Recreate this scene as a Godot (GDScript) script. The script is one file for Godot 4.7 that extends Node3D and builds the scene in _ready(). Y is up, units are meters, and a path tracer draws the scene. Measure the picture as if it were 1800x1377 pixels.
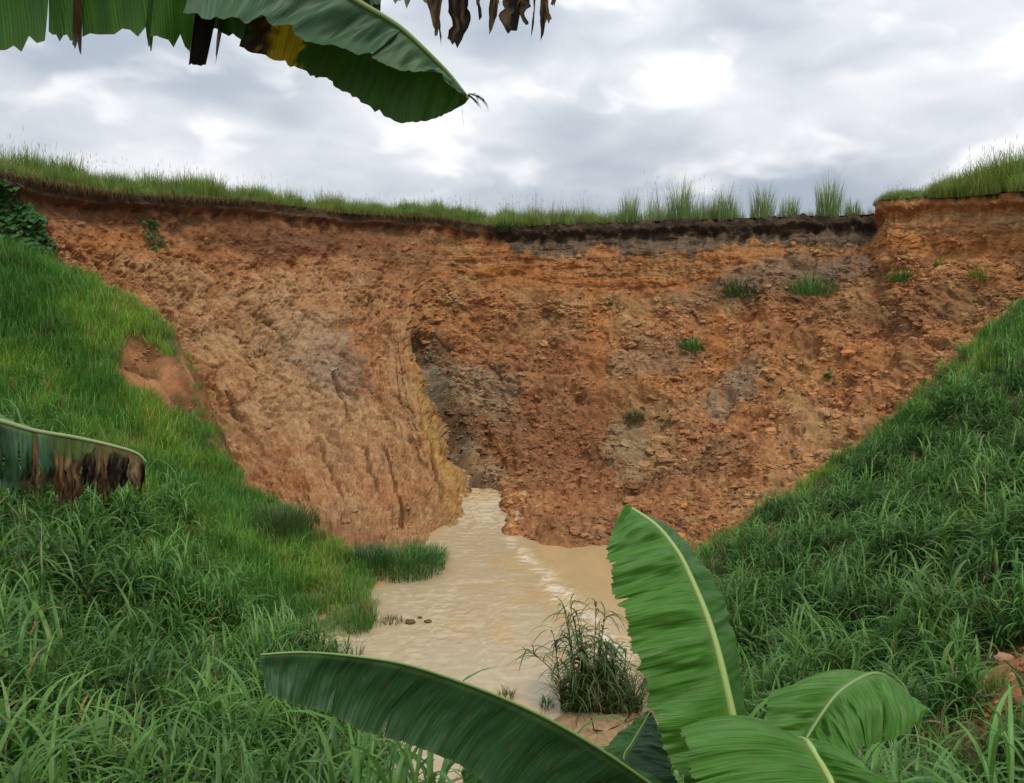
extends Node3D

# A red-soil erosion gully seen from its grassy bank, between banana plants. Units are metres, water level is y = 0.

# ---------- surveyed shape of the place ----------
# Gully wall: one list per fall line, from the rim down to below the water.
const WALL = [
	[Vector3(-17.374, 11.062, -20.000), Vector3(-17.336, 9.683, -19.800), Vector3(-17.879, 7.750, -20.500), Vector3(-16.925, 5.890, -19.500), Vector3(-15.470, 3.760, -18.000), Vector3(-15.252, 1.560, -17.520)],
	[Vector3(-16.990, 11.191, -24.500), Vector3(-16.975, 9.614, -24.300), Vector3(-16.679, 7.204, -24.300), Vector3(-15.713, 4.337, -23.500), Vector3(-14.026, 1.448, -22.000), Vector3(-13.773, -0.752, -21.520)],
	[Vector3(-15.865, 10.996, -28.500), Vector3(-15.631, 9.076, -28.200), Vector3(-14.966, 7.205, -27.800), Vector3(-13.489, 4.669, -26.800), Vector3(-11.226, 1.371, -25.000), Vector3(-10.886, -0.829, -24.484)],
	[Vector3(-14.637, 10.945, -31.500), Vector3(-14.487, 9.173, -31.200), Vector3(-13.477, 6.800, -30.300), Vector3(-11.708, 3.716, -28.600), Vector3(-9.189, 0.533, -25.500), Vector3(-8.811, -1.667, -24.828)],
	[Vector3(-12.872, 11.065, -34.000), Vector3(-12.697, 8.992, -33.600), Vector3(-11.519, 6.342, -32.200), Vector3(-9.521, 2.777, -29.600), Vector3(-7.131, -0.226, -25.000), Vector3(-6.772, -2.426, -24.148)],
	[Vector3(-10.615, 11.138, -36.300), Vector3(-10.453, 8.878, -35.900), Vector3(-9.431, 5.607, -34.000), Vector3(-7.403, 2.026, -30.400), Vector3(-4.867, -0.050, -21.778), Vector3(-4.487, -2.250, -20.443)],
	[Vector3(-7.942, 10.949, -38.500), Vector3(-7.888, 8.850, -38.000), Vector3(-7.110, 5.291, -35.600), Vector3(-5.325, 1.492, -31.000), Vector3(-3.427, -0.050, -21.316), Vector3(-3.142, -2.250, -19.854)],
	[Vector3(-5.620, 10.957, -40.200), Vector3(-5.573, 8.657, -39.600), Vector3(-5.456, 4.989, -36.600), Vector3(-3.978, 1.437, -31.300), Vector3(-2.346, -0.050, -23.722), Vector3(-2.101, -2.250, -22.513)],
	[Vector3(-3.959, 10.951, -41.000), Vector3(-4.180, 8.279, -40.200), Vector3(-4.709, 5.216, -37.000), Vector3(-2.968, 1.437, -31.300), Vector3(-1.460, -0.050, -26.998), Vector3(-1.234, -2.250, -26.181)],
	[Vector3(-2.765, 10.834, -41.500), Vector3(-3.149, 8.160, -40.800), Vector3(-4.173, 5.029, -39.000), Vector3(-2.492, 1.311, -34.600), Vector3(-0.968, -0.050, -27.958), Vector3(-0.740, -2.250, -26.861)],
	[Vector3(-0.840, 10.629, -42.000), Vector3(-0.968, 7.895, -41.200), Vector3(-1.854, 4.049, -39.000), Vector3(-0.842, 0.756, -35.000), Vector3(0.060, 0.250, -29.016), Vector3(0.195, -1.950, -27.998)],
	[Vector3(1.410, 10.682, -42.300), Vector3(1.394, 7.762, -41.500), Vector3(1.040, 4.106, -38.300), Vector3(0.571, 0.856, -33.200), Vector3(-0.122, -0.050, -25.133), Vector3(-0.226, -2.250, -23.864)],
	[Vector3(4.511, 10.765, -42.300), Vector3(4.443, 7.483, -41.300), Vector3(4.045, 3.941, -37.200), Vector3(3.416, 0.843, -31.000), Vector3(2.428, -0.050, -23.232), Vector3(2.280, -2.250, -22.000)],
	[Vector3(7.835, 10.850, -42.000), Vector3(7.679, 7.616, -40.800), Vector3(7.228, 4.235, -36.700), Vector3(6.090, 1.258, -30.000), Vector3(4.654, -0.050, -23.020), Vector3(4.438, -2.250, -21.883)],
	[Vector3(11.003, 10.897, -41.300), Vector3(10.734, 8.274, -40.000), Vector3(10.436, 5.232, -36.700), Vector3(8.990, 2.221, -30.500), Vector3(7.302, -0.050, -24.408), Vector3(7.048, -2.250, -23.377)],
	[Vector3(14.023, 10.932, -40.500), Vector3(13.689, 8.777, -39.300), Vector3(13.194, 6.236, -36.200), Vector3(11.671, 3.064, -30.500), Vector3(9.297, 0.722, -23.500), Vector3(8.941, -1.478, -22.360)],
	[Vector3(16.696, 10.943, -39.500), Vector3(16.279, 8.990, -38.300), Vector3(15.551, 6.731, -35.500), Vector3(13.897, 3.957, -30.000), Vector3(11.355, 1.886, -23.500), Vector3(10.974, -0.314, -22.420)],
	[Vector3(16.443, 11.410, -37.900), Vector3(16.289, 9.168, -36.900), Vector3(15.932, 7.092, -34.300), Vector3(14.436, 4.616, -29.500), Vector3(11.976, 2.381, -23.500), Vector3(11.607, 0.181, -22.480)],
	[Vector3(18.389, 11.282, -35.500), Vector3(18.084, 8.798, -34.200), Vector3(17.644, 7.420, -32.000), Vector3(16.328, 5.319, -28.000), Vector3(13.902, 3.214, -22.500), Vector3(13.538, 1.014, -21.540)],
	[Vector3(19.409, 11.170, -32.500), Vector3(19.390, 8.776, -31.500), Vector3(18.830, 7.599, -29.500), Vector3(17.603, 5.806, -26.000), Vector3(15.462, 3.839, -21.500), Vector3(15.141, 1.639, -20.660)],
	[Vector3(20.744, 10.936, -27.000), Vector3(20.504, 8.759, -26.000), Vector3(20.083, 7.532, -24.500), Vector3(18.767, 6.020, -22.000), Vector3(16.917, 4.230, -19.000), Vector3(16.640, 2.030, -18.340)]]
const GAPS = [51, 41, 57, 53, 51, 50, 38, 24, 16, 33, 37, 59, 56, 56, 55, 51, 15, 61, 59, 44]
# Grassy land: thin-plate spline through surveyed heights, [x, z, weight].
const TPS = [
	[-15.020, -25.000, 0.075830],
	[-14.336, -26.300, -0.049996],
	[-12.369, -26.300, -0.008486],
	[-10.178, -25.500, 0.108236],
	[-8.926, -23.500, -0.023034],
	[-7.235, -22.300, -0.040211],
	[-4.594, -21.300, 0.022556],
	[-13.101, -21.500, -0.064299],
	[-11.679, -23.000, 0.086829],
	[-10.562, -24.300, -0.115639],
	[-10.210, -16.500, 0.007287],
	[-9.540, -18.500, 0.008143],
	[-8.159, -19.700, 0.013607],
	[-5.948, -19.000, 0.040069],
	[-7.543, -12.000, 0.014282],
	[-7.089, -14.500, -0.007815],
	[-5.610, -16.000, 0.010952],
	[-3.572, -16.900, -0.660687],
	[-5.429, -8.500, 0.009861],
	[-4.968, -10.000, 0.014893],
	[-4.364, -12.300, 0.028794],
	[-3.289, -13.200, -0.191450],
	[-3.887, -6.000, -0.034753],
	[-3.276, -7.000, 0.017100],
	[-2.754, -8.500, -0.019974],
	[-2.076, -10.300, -0.049205],
	[6.694, -22.500, 0.005595],
	[8.806, -23.700, -0.007695],
	[12.160, -25.500, -0.015521],
	[16.333, -27.000, 0.019466],
	[12.895, -21.000, -0.001547],
	[9.667, -15.500, -0.023282],
	[8.489, -17.500, 0.006505],
	[6.887, -18.000, 0.051607],
	[4.909, -17.500, -0.084759],
	[5.703, -13.500, 0.095877],
	[6.477, -11.500, -0.094041],
	[6.351, -10.000, 0.134917],
	[4.322, -14.500, -0.133310],
	[4.489, -10.500, -0.025034],
	[4.579, -8.000, -0.000916],
	[4.211, -6.500, -0.062040],
	[3.078, -9.500, -0.079159],
	[-3.600, -20.165, -0.048513],
	[-3.173, -17.319, 0.380796],
	[-3.543, -16.167, 0.319403],
	[-2.311, -12.392, 0.137720],
	[4.320, -21.327, -0.016170],
	[3.780, -17.017, 0.083528],
	[1.308, -13.077, -0.018002],
	[2.023, -13.509, 0.065963],
	[-1.176, -11.668, -0.017133],
	[0.442, -12.340, -0.014782],
	[1.184, -10.945, 0.052443],
	[2.218, -12.382, -0.000744],
	[0.000, 1.500, -0.012110],
	[-2.000, -2.000, 0.044968],
	[0.950, -3.200, -0.038026],
	[3.000, -2.000, 0.036404],
	[0.000, 8.000, 0.000061],
	[-8.000, 0.000, -0.006890],
	[8.000, 0.000, -0.005426],
	[-14.000, -6.000, 0.007344],
	[14.000, -6.000, 0.004894],
	[-22.000, -14.000, 0.001985],
	[20.000, -14.000, 0.006310],
	[-26.000, -20.000, -0.000462],
	[24.000, -20.000, 0.003091],
	[-30.000, 0.000, -0.002814],
	[30.000, 0.000, -0.003889],
	[0.000, -6.000, -0.005661],
	[2.200, -6.500, 0.065409],
	[-1.800, -6.200, 0.007842],
	[-30.000, -30.000, -0.003659],
	[32.000, -30.000, -0.003433]]
const TPSL = [1.818171, -0.007098, -0.092142]
const LAND = [Vector2(-42.00, -19.00), Vector2(-22.00, -22.50), Vector2(-15.74, -24.60), Vector2(-15.16, -25.80), Vector2(-14.61, -26.80), Vector2(-12.60, -26.80), Vector2(-10.34, -26.00), Vector2(-9.69, -25.00), Vector2(-9.03, -24.00), Vector2(-7.29, -22.70), Vector2(-6.20, -22.40), Vector2(-4.63, -21.60), Vector2(-3.74, -20.60), Vector2(-3.33, -19.13), Vector2(-3.10, -17.60), Vector2(-3.46, -16.33), Vector2(-3.46, -15.02), Vector2(-2.64, -13.17), Vector2(-2.13, -12.40), Vector2(-1.18, -11.75), Vector2(0.27, -12.40), Vector2(0.38, -13.17), Vector2(1.12, -14.25), Vector2(2.53, -15.50), Vector2(3.63, -17.76), Vector2(4.31, -21.63), Vector2(4.78, -21.80), Vector2(6.32, -22.80), Vector2(8.21, -23.80), Vector2(9.15, -24.20), Vector2(10.22, -24.90), Vector2(12.05, -25.60), Vector2(12.72, -26.00), Vector2(14.39, -26.60), Vector2(16.46, -27.20), Vector2(18.09, -27.00), Vector2(24.00, -26.00), Vector2(42.00, -22.00), Vector2(42.00, 14.00), Vector2(-42.00, 14.00)]
# Soil of another colour in the wall, and shade painted into the cleft: [u, v, ru, rv, colour, share].
const BLOBS = [
	[5.50, 2.09, 0.70, 0.36, Color(0.250, 0.235, 0.210), 0.55],
	[5.80, 2.34, 0.65, 0.22, Color(0.250, 0.235, 0.210), 0.35],
	[8.90, 2.31, 0.50, 0.34, Color(0.460, 0.440, 0.360), 0.90],
	[9.45, 2.12, 0.28, 0.33, Color(0.150, 0.120, 0.092), 0.60],  # painted shade at the top of the cleft
	[9.10, 2.59, 0.73, 0.22, Color(0.150, 0.120, 0.092), 0.50],  # painted shade in the upper cleft
	[9.70, 2.72, 0.85, 0.17, Color(0.160, 0.085, 0.050), 0.55],
	[9.15, 2.94, 0.77, 0.22, Color(0.150, 0.120, 0.092), 0.60],  # painted shade farther down the cleft
	[9.45, 3.47, 1.10, 0.48, Color(0.300, 0.260, 0.200), 0.50],
	[9.10, 3.81, 0.78, 0.14, Color(0.160, 0.085, 0.050), 0.60],
	[10.15, 2.31, 0.65, 0.31, Color(0.300, 0.260, 0.200), 0.50],
	[8.20, 3.09, 0.38, 0.56, Color(0.460, 0.290, 0.100), 0.85],
	[8.50, 2.38, 0.40, 0.31, Color(0.460, 0.290, 0.100), 0.60],
	[7.75, 3.69, 0.40, 0.27, Color(0.460, 0.290, 0.100), 0.60],
	[7.25, 2.50, 0.48, 0.67, Color(0.520, 0.340, 0.190), 0.35],
	[13.70, 2.47, 0.35, 0.19, Color(0.250, 0.235, 0.210), 0.85],
	[13.80, 2.34, 0.38, 0.16, Color(0.250, 0.235, 0.210), 0.50],
	[14.80, 1.19, 1.08, 0.41, Color(0.210, 0.165, 0.135), 0.70],
	[12.70, 1.91, 0.60, 0.23, Color(0.300, 0.260, 0.200), 0.40],
	[11.60, 2.84, 1.45, 0.56, Color(0.260, 0.120, 0.068), 0.75],
	[12.65, 3.28, 0.38, 0.16, Color(0.160, 0.085, 0.050), 0.80],
	[12.50, 2.75, 0.45, 0.41, Color(0.420, 0.300, 0.150), 0.50],
	[11.90, 1.59, 0.17, 0.67, Color(0.460, 0.200, 0.075), 0.70],
	[13.55, 1.84, 0.12, 0.56, Color(0.460, 0.200, 0.075), 0.70],
	[5.25, 1.72, 0.77, 0.48, Color(0.520, 0.340, 0.190), 0.50],
	[4.75, 2.38, 1.10, 0.75, Color(0.520, 0.340, 0.190), 0.30],
	[17.45, 2.22, 1.25, 0.33, Color(0.160, 0.085, 0.050), 0.45],
	[15.50, 2.09, 1.35, 0.23, Color(0.160, 0.085, 0.050), 0.35],
	[17.40, 0.81, 2.03, 0.27, Color(0.460, 0.200, 0.075), 0.70],
	[17.70, 0.53, 1.68, 0.20, Color(0.520, 0.340, 0.190), 0.30],
	[6.85, 0.59, 2.00, 0.33, Color(0.260, 0.120, 0.068), 0.50],
	[11.45, 0.88, 1.95, 0.19, Color(0.460, 0.200, 0.075), 0.50],
	[12.35, 1.22, 0.75, 0.11, Color(0.420, 0.300, 0.150), 0.40],
	[3.20, 1.03, 1.23, 0.27, Color(0.460, 0.200, 0.075), 0.70],
	[5.00, 0.66, 1.33, 0.34, Color(0.160, 0.085, 0.050), 0.55],
	[3.00, 0.38, 1.05, 0.28, Color(0.160, 0.085, 0.050), 0.60],
	[5.50, 3.72, 0.65, 0.12, Color(0.260, 0.120, 0.068), 0.60],
	[12.20, 3.81, 0.97, 0.25, Color(0.260, 0.120, 0.068), 0.60],
	[11.05, 1.88, 0.85, 0.59, Color(0.260, 0.120, 0.068), 0.35],
	[14.60, 2.44, 1.25, 0.36, Color(0.460, 0.200, 0.075), 0.30],
	[13.55, 1.25, 0.70, 0.20, Color(0.210, 0.165, 0.135), 0.40],
	[5.65, 3.09, 0.90, 0.55, Color(0.520, 0.340, 0.190), 0.35],
	[14.65, 3.25, 0.68, 0.42, Color(0.520, 0.340, 0.190), 0.25],
	[12.60, 0.72, 1.03, 0.11, Color(0.420, 0.300, 0.150), 0.25],
	[15.60, 1.31, 0.80, 0.28, Color(0.210, 0.165, 0.135), 0.50],
	[10.45, 2.38, 0.40, 0.38, Color(0.300, 0.260, 0.200), 0.35],
	[12.30, 2.81, 0.30, 0.30, Color(0.300, 0.260, 0.200), 0.50],
	[3.20, 2.59, 0.50, 0.52, Color(0.460, 0.200, 0.075), 0.35],
	[6.50, 3.44, 0.77, 0.30, Color(0.460, 0.200, 0.075), 0.30],
	[13.30, 3.19, 0.53, 0.23, Color(0.150, 0.120, 0.092), 0.35]]
# Long erosion cracks in the left buttress, in (u, v).
const CRACKS = [
	[Vector2(6.350, 3.000), Vector2(6.450, 3.281), Vector2(6.550, 3.500), Vector2(6.500, 3.688)],
	[Vector2(5.900, 2.969), Vector2(5.950, 3.219), Vector2(6.050, 3.375)],
	[Vector2(5.700, 2.312), Vector2(5.750, 2.562), Vector2(5.750, 2.750)],
	[Vector2(8.000, 2.531), Vector2(7.950, 2.875), Vector2(7.750, 3.250), Vector2(7.450, 3.688)],
	[Vector2(3.900, 2.750), Vector2(4.000, 2.906), Vector2(4.100, 3.031)],
	[Vector2(4.900, 1.812), Vector2(5.100, 2.000)],
	[Vector2(5.150, 2.969), Vector2(5.300, 3.281), Vector2(5.450, 3.438)]]
const TUFTS = [
	[Vector3(10.538, 7.506, -39.417), 1.47, "dark", 1.00, "dark green grass bush low on the grey slumped soil, leftmost of the slope tufts", "grass bush"],
	[Vector3(13.382, 7.540, -38.068), 1.60, "mid", 0.80, "thin upright green weed on the grey slumped soil below the dark rim", "weed"],
	[Vector3(16.283, 7.967, -35.389), 0.81, "mid", 1.30, "wide low green grass patch at the foot of the orange scarp", "grass tuft"],
	[Vector3(17.449, 8.415, -34.533), 0.70, "yel", 0.60, "small olive grass tuft just above the wide low grass patch", "grass tuft"],
	[Vector3(18.091, 7.954, -32.637), 0.75, "yel", 1.00, "bright yellow-green round grass tuft nearest the right edge of the slope", "grass tuft"],
	[Vector3(8.008, 4.994, -37.628), 0.82, "mid", 0.90, "small green grass tuft beside the vertical orange streak in mid slope", "grass tuft"],
	[Vector3(12.298, 4.117, -32.656), 0.31, "mid", 0.80, "flat little green plant on the bare orange slope near the right grass", "weed"],
	[Vector3(4.942, 2.316, -33.893), 0.78, "olive", 0.70, "dull olive withered tuft low in the rubble right of the cleft", "dry tuft"],
	[Vector3(4.806, 0.594, -27.472), 0.71, "dead", 1.30, "dark brown withered grass clump just above the tan water", "dry clump"],
	[Vector3(4.550, 6.826, -40.732), 0.44, "dark", 0.90, "flat grey-green weed mat on a ledge of the middle scarp", "weed"],
	[Vector3(-0.322, 10.475, -42.058), 0.85, "dark", 0.70, "dark green sod hanging over the rim at the start of the black soil band", "sod tuft"]]
const RIM_TUFTS = [
	[12.375, 1.50, "pale green cane tuft on the rim, leftmost of the tall rim tufts"],
	[13.125, 2.00, "tallest pale green cane tuft in the middle of the rim"],
	[13.767, 1.45, "narrow pale green cane tuft just right of the tallest rim tuft"],
	[14.308, 1.60, "broad loose cane tuft on the rim above the grey slumped soil"],
	[14.708, 1.00, "low sparse green tuft right of the broad loose rim tuft"],
	[15.261, 1.90, "tall pointed green tuft standing alone near the step in the rim"],
	[15.583, 0.80, "last short green tuft before the step in the rim"]]
const BARE = [Vector3(-10.50, -24.20, 1.05), Vector3(8.36, -13.37, 0.85), Vector3(-3.26, -22.32, 1.20), Vector3(6.99, -10.92, 0.85), Vector3(5.98, -9.18, 0.75)]
const STONES = [Vector4(7.946, 1.845, -13.447, 0.110), Vector4(7.390, 1.774, -12.693, 0.100), Vector4(7.037, 1.989, -11.495, 0.130), Vector4(6.365, 2.052, -10.741, 0.090), Vector4(7.672, 2.064, -12.224, 0.090), Vector4(8.412, 1.924, -14.020, 0.070), Vector4(6.930, 1.744, -11.938, 0.060), Vector4(6.266, 2.426, -10.038, 0.080)]
const SKY_LOBES = [
	[Vector3(-0.154, 0.178, -0.972), 0.081, 0.030, 0.90],
	[Vector3(-0.279, 0.188, -0.942), 0.075, 0.041, 0.60],
	[Vector3(-0.412, 0.245, -0.878), 0.041, 0.020, 0.70],
	[Vector3(0.308, 0.175, -0.935), 0.088, 0.030, 0.50],
	[Vector3(0.159, 0.190, -0.969), 0.061, 0.024, 0.50],
	[Vector3(0.312, 0.244, -0.918), 0.135, 0.024, 0.60],
	[Vector3(0.234, 0.298, -0.925), 0.135, 0.020, 0.60],
	[Vector3(-0.474, 0.185, -0.861), 0.135, 0.061, -0.90],
	[Vector3(0.082, 0.251, -0.965), 0.115, 0.047, -0.90],
	[Vector3(0.032, 0.174, -0.984), 0.108, 0.034, -0.90],
	[Vector3(0.412, 0.173, -0.895), 0.169, 0.015, -0.50],
	[Vector3(0.426, 0.243, -0.872), 0.102, 0.027, -0.30],
	[Vector3(-0.356, 0.224, -0.907), 0.169, 0.041, -0.35],
	[Vector3(0.477, 0.195, -0.857), 0.081, 0.027, 0.40],
	[Vector3(-0.065, 0.143, -0.988), 0.271, 0.020, 0.30],
	[Vector3(0.367, 0.122, -0.922), 0.203, 0.017, 0.30],
	[Vector3(-0.013, 0.246, -0.969), 0.088, 0.020, 0.50]]
# Banana leaves: midrib, one edge, other edge, from the root to the tip.
const LEAVES = {
	"A": [[Vector3(0.861, 5.183, -3.050), Vector3(0.878, 5.329, -3.080), Vector3(0.877, 5.485, -3.120), Vector3(0.847, 5.664, -3.180), Vector3(0.819, 5.805, -3.240), Vector3(0.788, 5.917, -3.300), Vector3(0.738, 6.044, -3.370), Vector3(0.693, 6.135, -3.420), Vector3(0.616, 6.228, -3.480), Vector3(0.517, 6.290, -3.540)],
		[Vector3(0.673, 5.226, -2.950), Vector3(0.628, 5.399, -2.950), Vector3(0.570, 5.509, -2.970), Vector3(0.513, 5.677, -3.000), Vector3(0.473, 5.811, -3.040), Vector3(0.427, 5.929, -3.090), Vector3(0.396, 6.030, -3.140), Vector3(0.376, 6.116, -3.200), Vector3(0.386, 6.201, -3.300), Vector3(0.461, 6.293, -3.480)],
		[Vector3(0.977, 5.084, -3.200), Vector3(0.971, 5.244, -3.220), Vector3(0.969, 5.397, -3.280), Vector3(0.954, 5.624, -3.340), Vector3(0.935, 5.771, -3.400), Vector3(0.916, 5.873, -3.460), Vector3(0.874, 5.984, -3.500), Vector3(0.797, 6.090, -3.550), Vector3(0.680, 6.195, -3.600), Vector3(0.534, 6.282, -3.570)]],
	"B": [[Vector3(0.763, 5.150, -3.100), Vector3(0.540, 5.350, -3.000), Vector3(0.347, 5.538, -2.900), Vector3(0.156, 5.707, -2.800), Vector3(-0.021, 5.846, -2.700), Vector3(-0.184, 5.962, -2.600), Vector3(-0.334, 6.061, -2.500), Vector3(-0.476, 6.123, -2.420), Vector3(-0.609, 6.166, -2.350), Vector3(-0.720, 6.181, -2.300)],
		[Vector3(0.545, 5.076, -3.000), Vector3(0.337, 5.215, -2.900), Vector3(0.101, 5.370, -2.800), Vector3(-0.039, 5.508, -2.700), Vector3(-0.187, 5.676, -2.600), Vector3(-0.322, 5.792, -2.500), Vector3(-0.441, 5.877, -2.420), Vector3(-0.538, 5.967, -2.360), Vector3(-0.630, 6.036, -2.300), Vector3(-0.688, 6.088, -2.250)],
		[Vector3(0.847, 5.037, -3.350), Vector3(0.641, 5.195, -3.300), Vector3(0.427, 5.362, -3.220), Vector3(0.200, 5.530, -3.120), Vector3(0.000, 5.671, -3.020), Vector3(-0.185, 5.799, -2.900), Vector3(-0.367, 5.900, -2.800), Vector3(-0.516, 6.005, -2.650), Vector3(-0.661, 6.078, -2.550), Vector3(-0.736, 6.160, -2.360)]],
	"C": [[Vector3(1.000, 5.102, -3.100), Vector3(1.117, 5.256, -3.200), Vector3(1.223, 5.373, -3.300), Vector3(1.303, 5.447, -3.360), Vector3(1.388, 5.507, -3.420), Vector3(1.494, 5.542, -3.480), Vector3(1.610, 5.541, -3.550), Vector3(1.734, 5.465, -3.620), Vector3(1.836, 5.364, -3.660), Vector3(1.910, 5.288, -3.680)],
		[Vector3(0.935, 5.117, -3.150), Vector3(1.002, 5.256, -3.200), Vector3(1.065, 5.392, -3.280), Vector3(1.067, 5.444, -3.340), Vector3(1.084, 5.474, -3.400), Vector3(1.141, 5.485, -3.460), Vector3(1.353, 5.513, -3.530), Vector3(1.616, 5.508, -3.620), Vector3(1.814, 5.385, -3.700), Vector3(1.922, 5.280, -3.700)],
		[Vector3(1.089, 5.123, -3.000), Vector3(1.190, 5.230, -3.050), Vector3(1.280, 5.364, -3.100), Vector3(1.340, 5.376, -3.140), Vector3(1.412, 5.383, -3.200), Vector3(1.484, 5.371, -3.260), Vector3(1.582, 5.338, -3.350), Vector3(1.706, 5.330, -3.450), Vector3(1.809, 5.318, -3.550), Vector3(1.905, 5.293, -3.660)]],
	"D": [[Vector3(0.983, 5.391, -2.500), Vector3(1.052, 5.514, -2.550), Vector3(1.056, 5.591, -2.600), Vector3(1.047, 5.621, -2.640), Vector3(1.038, 5.639, -2.680), Vector3(1.027, 5.657, -2.720), Vector3(1.031, 5.649, -2.780), Vector3(1.039, 5.615, -2.860), Vector3(1.042, 5.555, -2.960), Vector3(1.027, 5.482, -3.050)],
		[Vector3(0.652, 5.463, -2.350), Vector3(0.617, 5.566, -2.360), Vector3(0.576, 5.645, -2.380), Vector3(0.551, 5.693, -2.420), Vector3(0.541, 5.743, -2.460), Vector3(0.537, 5.780, -2.500), Vector3(0.544, 5.777, -2.560), Vector3(0.571, 5.724, -2.660), Vector3(0.657, 5.647, -2.780), Vector3(0.816, 5.551, -2.920)],
		[Vector3(1.155, 5.445, -2.400), Vector3(1.229, 5.543, -2.420), Vector3(1.244, 5.611, -2.460), Vector3(1.216, 5.653, -2.500), Vector3(1.189, 5.655, -2.550), Vector3(1.151, 5.660, -2.620), Vector3(1.113, 5.657, -2.700), Vector3(1.090, 5.618, -2.820), Vector3(1.081, 5.552, -2.950), Vector3(1.039, 5.472, -3.060)]],
	"E": [[Vector3(0.718, 4.941, -3.300), Vector3(0.556, 5.062, -3.350), Vector3(0.490, 5.186, -3.450), Vector3(0.531, 5.244, -3.500), Vector3(0.578, 5.291, -3.550), Vector3(0.623, 5.335, -3.600)],
		[Vector3(0.559, 4.907, -3.350), Vector3(0.441, 5.057, -3.400), Vector3(0.382, 5.154, -3.500), Vector3(0.438, 5.205, -3.560), Vector3(0.535, 5.275, -3.600), Vector3(0.623, 5.332, -3.610)],
		[Vector3(0.789, 5.034, -3.200), Vector3(0.739, 5.126, -3.250), Vector3(0.677, 5.217, -3.340), Vector3(0.671, 5.258, -3.420), Vector3(0.658, 5.287, -3.500), Vector3(0.629, 5.332, -3.600)]],
	"F": [[Vector3(0.219, 5.318, -2.750), Vector3(0.121, 5.392, -2.800), Vector3(0.010, 5.436, -2.860), Vector3(-0.094, 5.456, -2.900), Vector3(-0.180, 5.455, -2.940)],
		[Vector3(0.059, 5.331, -2.700), Vector3(-0.040, 5.388, -2.740), Vector3(-0.121, 5.424, -2.800), Vector3(-0.169, 5.441, -2.860), Vector3(-0.189, 5.453, -2.920)],
		[Vector3(0.413, 5.271, -2.850), Vector3(0.293, 5.372, -2.900), Vector3(0.127, 5.408, -2.950), Vector3(-0.043, 5.426, -2.980), Vector3(-0.171, 5.443, -2.970)]],
	"G": [[Vector3(-1.585, 8.214, -1.900), Vector3(-1.424, 8.160, -1.950), Vector3(-1.250, 8.113, -2.000), Vector3(-1.049, 8.086, -2.050), Vector3(-0.835, 8.057, -2.100), Vector3(-0.650, 8.025, -2.150), Vector3(-0.483, 7.984, -2.200), Vector3(-0.379, 7.939, -2.250), Vector3(-0.299, 7.904, -2.300), Vector3(-0.235, 7.855, -2.330), Vector3(-0.170, 7.797, -2.360), Vector3(-0.119, 7.737, -2.380)],
		[Vector3(-1.673, 7.780, -1.950), Vector3(-1.496, 7.782, -2.000), Vector3(-1.309, 7.777, -2.050), Vector3(-1.093, 7.809, -2.100), Vector3(-0.881, 7.826, -2.150), Vector3(-0.716, 7.829, -2.200), Vector3(-0.587, 7.796, -2.250), Vector3(-0.496, 7.768, -2.300), Vector3(-0.399, 7.716, -2.340), Vector3(-0.302, 7.673, -2.370), Vector3(-0.204, 7.690, -2.390), Vector3(-0.129, 7.727, -2.390)],
		[Vector3(-1.516, 8.022, -1.800), Vector3(-1.355, 7.985, -1.840), Vector3(-1.184, 7.944, -1.880), Vector3(-0.990, 7.913, -1.920), Vector3(-0.804, 7.842, -1.970), Vector3(-0.674, 7.848, -2.020), Vector3(-0.580, 7.857, -2.080), Vector3(-0.471, 7.825, -2.130), Vector3(-0.364, 7.810, -2.190), Vector3(-0.287, 7.783, -2.250), Vector3(-0.204, 7.790, -2.310), Vector3(-0.127, 7.738, -2.360)]],
	"H": [[Vector3(-1.280, 8.642, -2.700), Vector3(-0.952, 8.491, -2.720), Vector3(-0.615, 8.335, -2.740), Vector3(-0.355, 8.268, -2.760), Vector3(-0.090, 8.233, -2.780), Vector3(0.154, 8.206, -2.800)],
		[Vector3(-1.268, 8.410, -2.650), Vector3(-0.940, 8.253, -2.660), Vector3(-0.590, 8.080, -2.680), Vector3(-0.351, 8.020, -2.700), Vector3(-0.088, 7.999, -2.720), Vector3(0.152, 8.035, -2.750)],
		[Vector3(-1.370, 8.834, -2.900), Vector3(-1.017, 8.707, -2.920), Vector3(-0.656, 8.542, -2.940), Vector3(-0.379, 8.462, -2.960), Vector3(-0.095, 8.390, -2.960), Vector3(0.159, 8.277, -2.900)]],
	"J": [[Vector3(-2.598, 7.037, -2.700), Vector3(-2.405, 6.936, -2.900), Vector3(-2.185, 6.828, -3.050), Vector3(-1.971, 6.722, -3.200), Vector3(-1.877, 6.675, -3.260), Vector3(-1.759, 6.636, -3.330), Vector3(-1.648, 6.597, -3.380), Vector3(-1.556, 6.556, -3.420), Vector3(-1.525, 6.514, -3.440)],
		[Vector3(-2.632, 6.722, -2.700), Vector3(-2.418, 6.630, -2.880), Vector3(-2.196, 6.515, -3.030), Vector3(-1.978, 6.445, -3.180), Vector3(-1.882, 6.417, -3.240), Vector3(-1.763, 6.381, -3.310), Vector3(-1.650, 6.388, -3.360), Vector3(-1.560, 6.400, -3.410), Vector3(-1.533, 6.448, -3.430)],
		[Vector3(-2.732, 7.124, -2.850), Vector3(-2.521, 7.016, -3.050), Vector3(-2.287, 6.876, -3.200), Vector3(-2.069, 6.710, -3.360), Vector3(-1.971, 6.606, -3.420), Vector3(-1.831, 6.551, -3.460), Vector3(-1.700, 6.523, -3.480), Vector3(-1.585, 6.506, -3.480), Vector3(-1.541, 6.488, -3.470)]]}

var rng := RandomNumberGenerator.new()
var taken := {}
var M := {}


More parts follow.
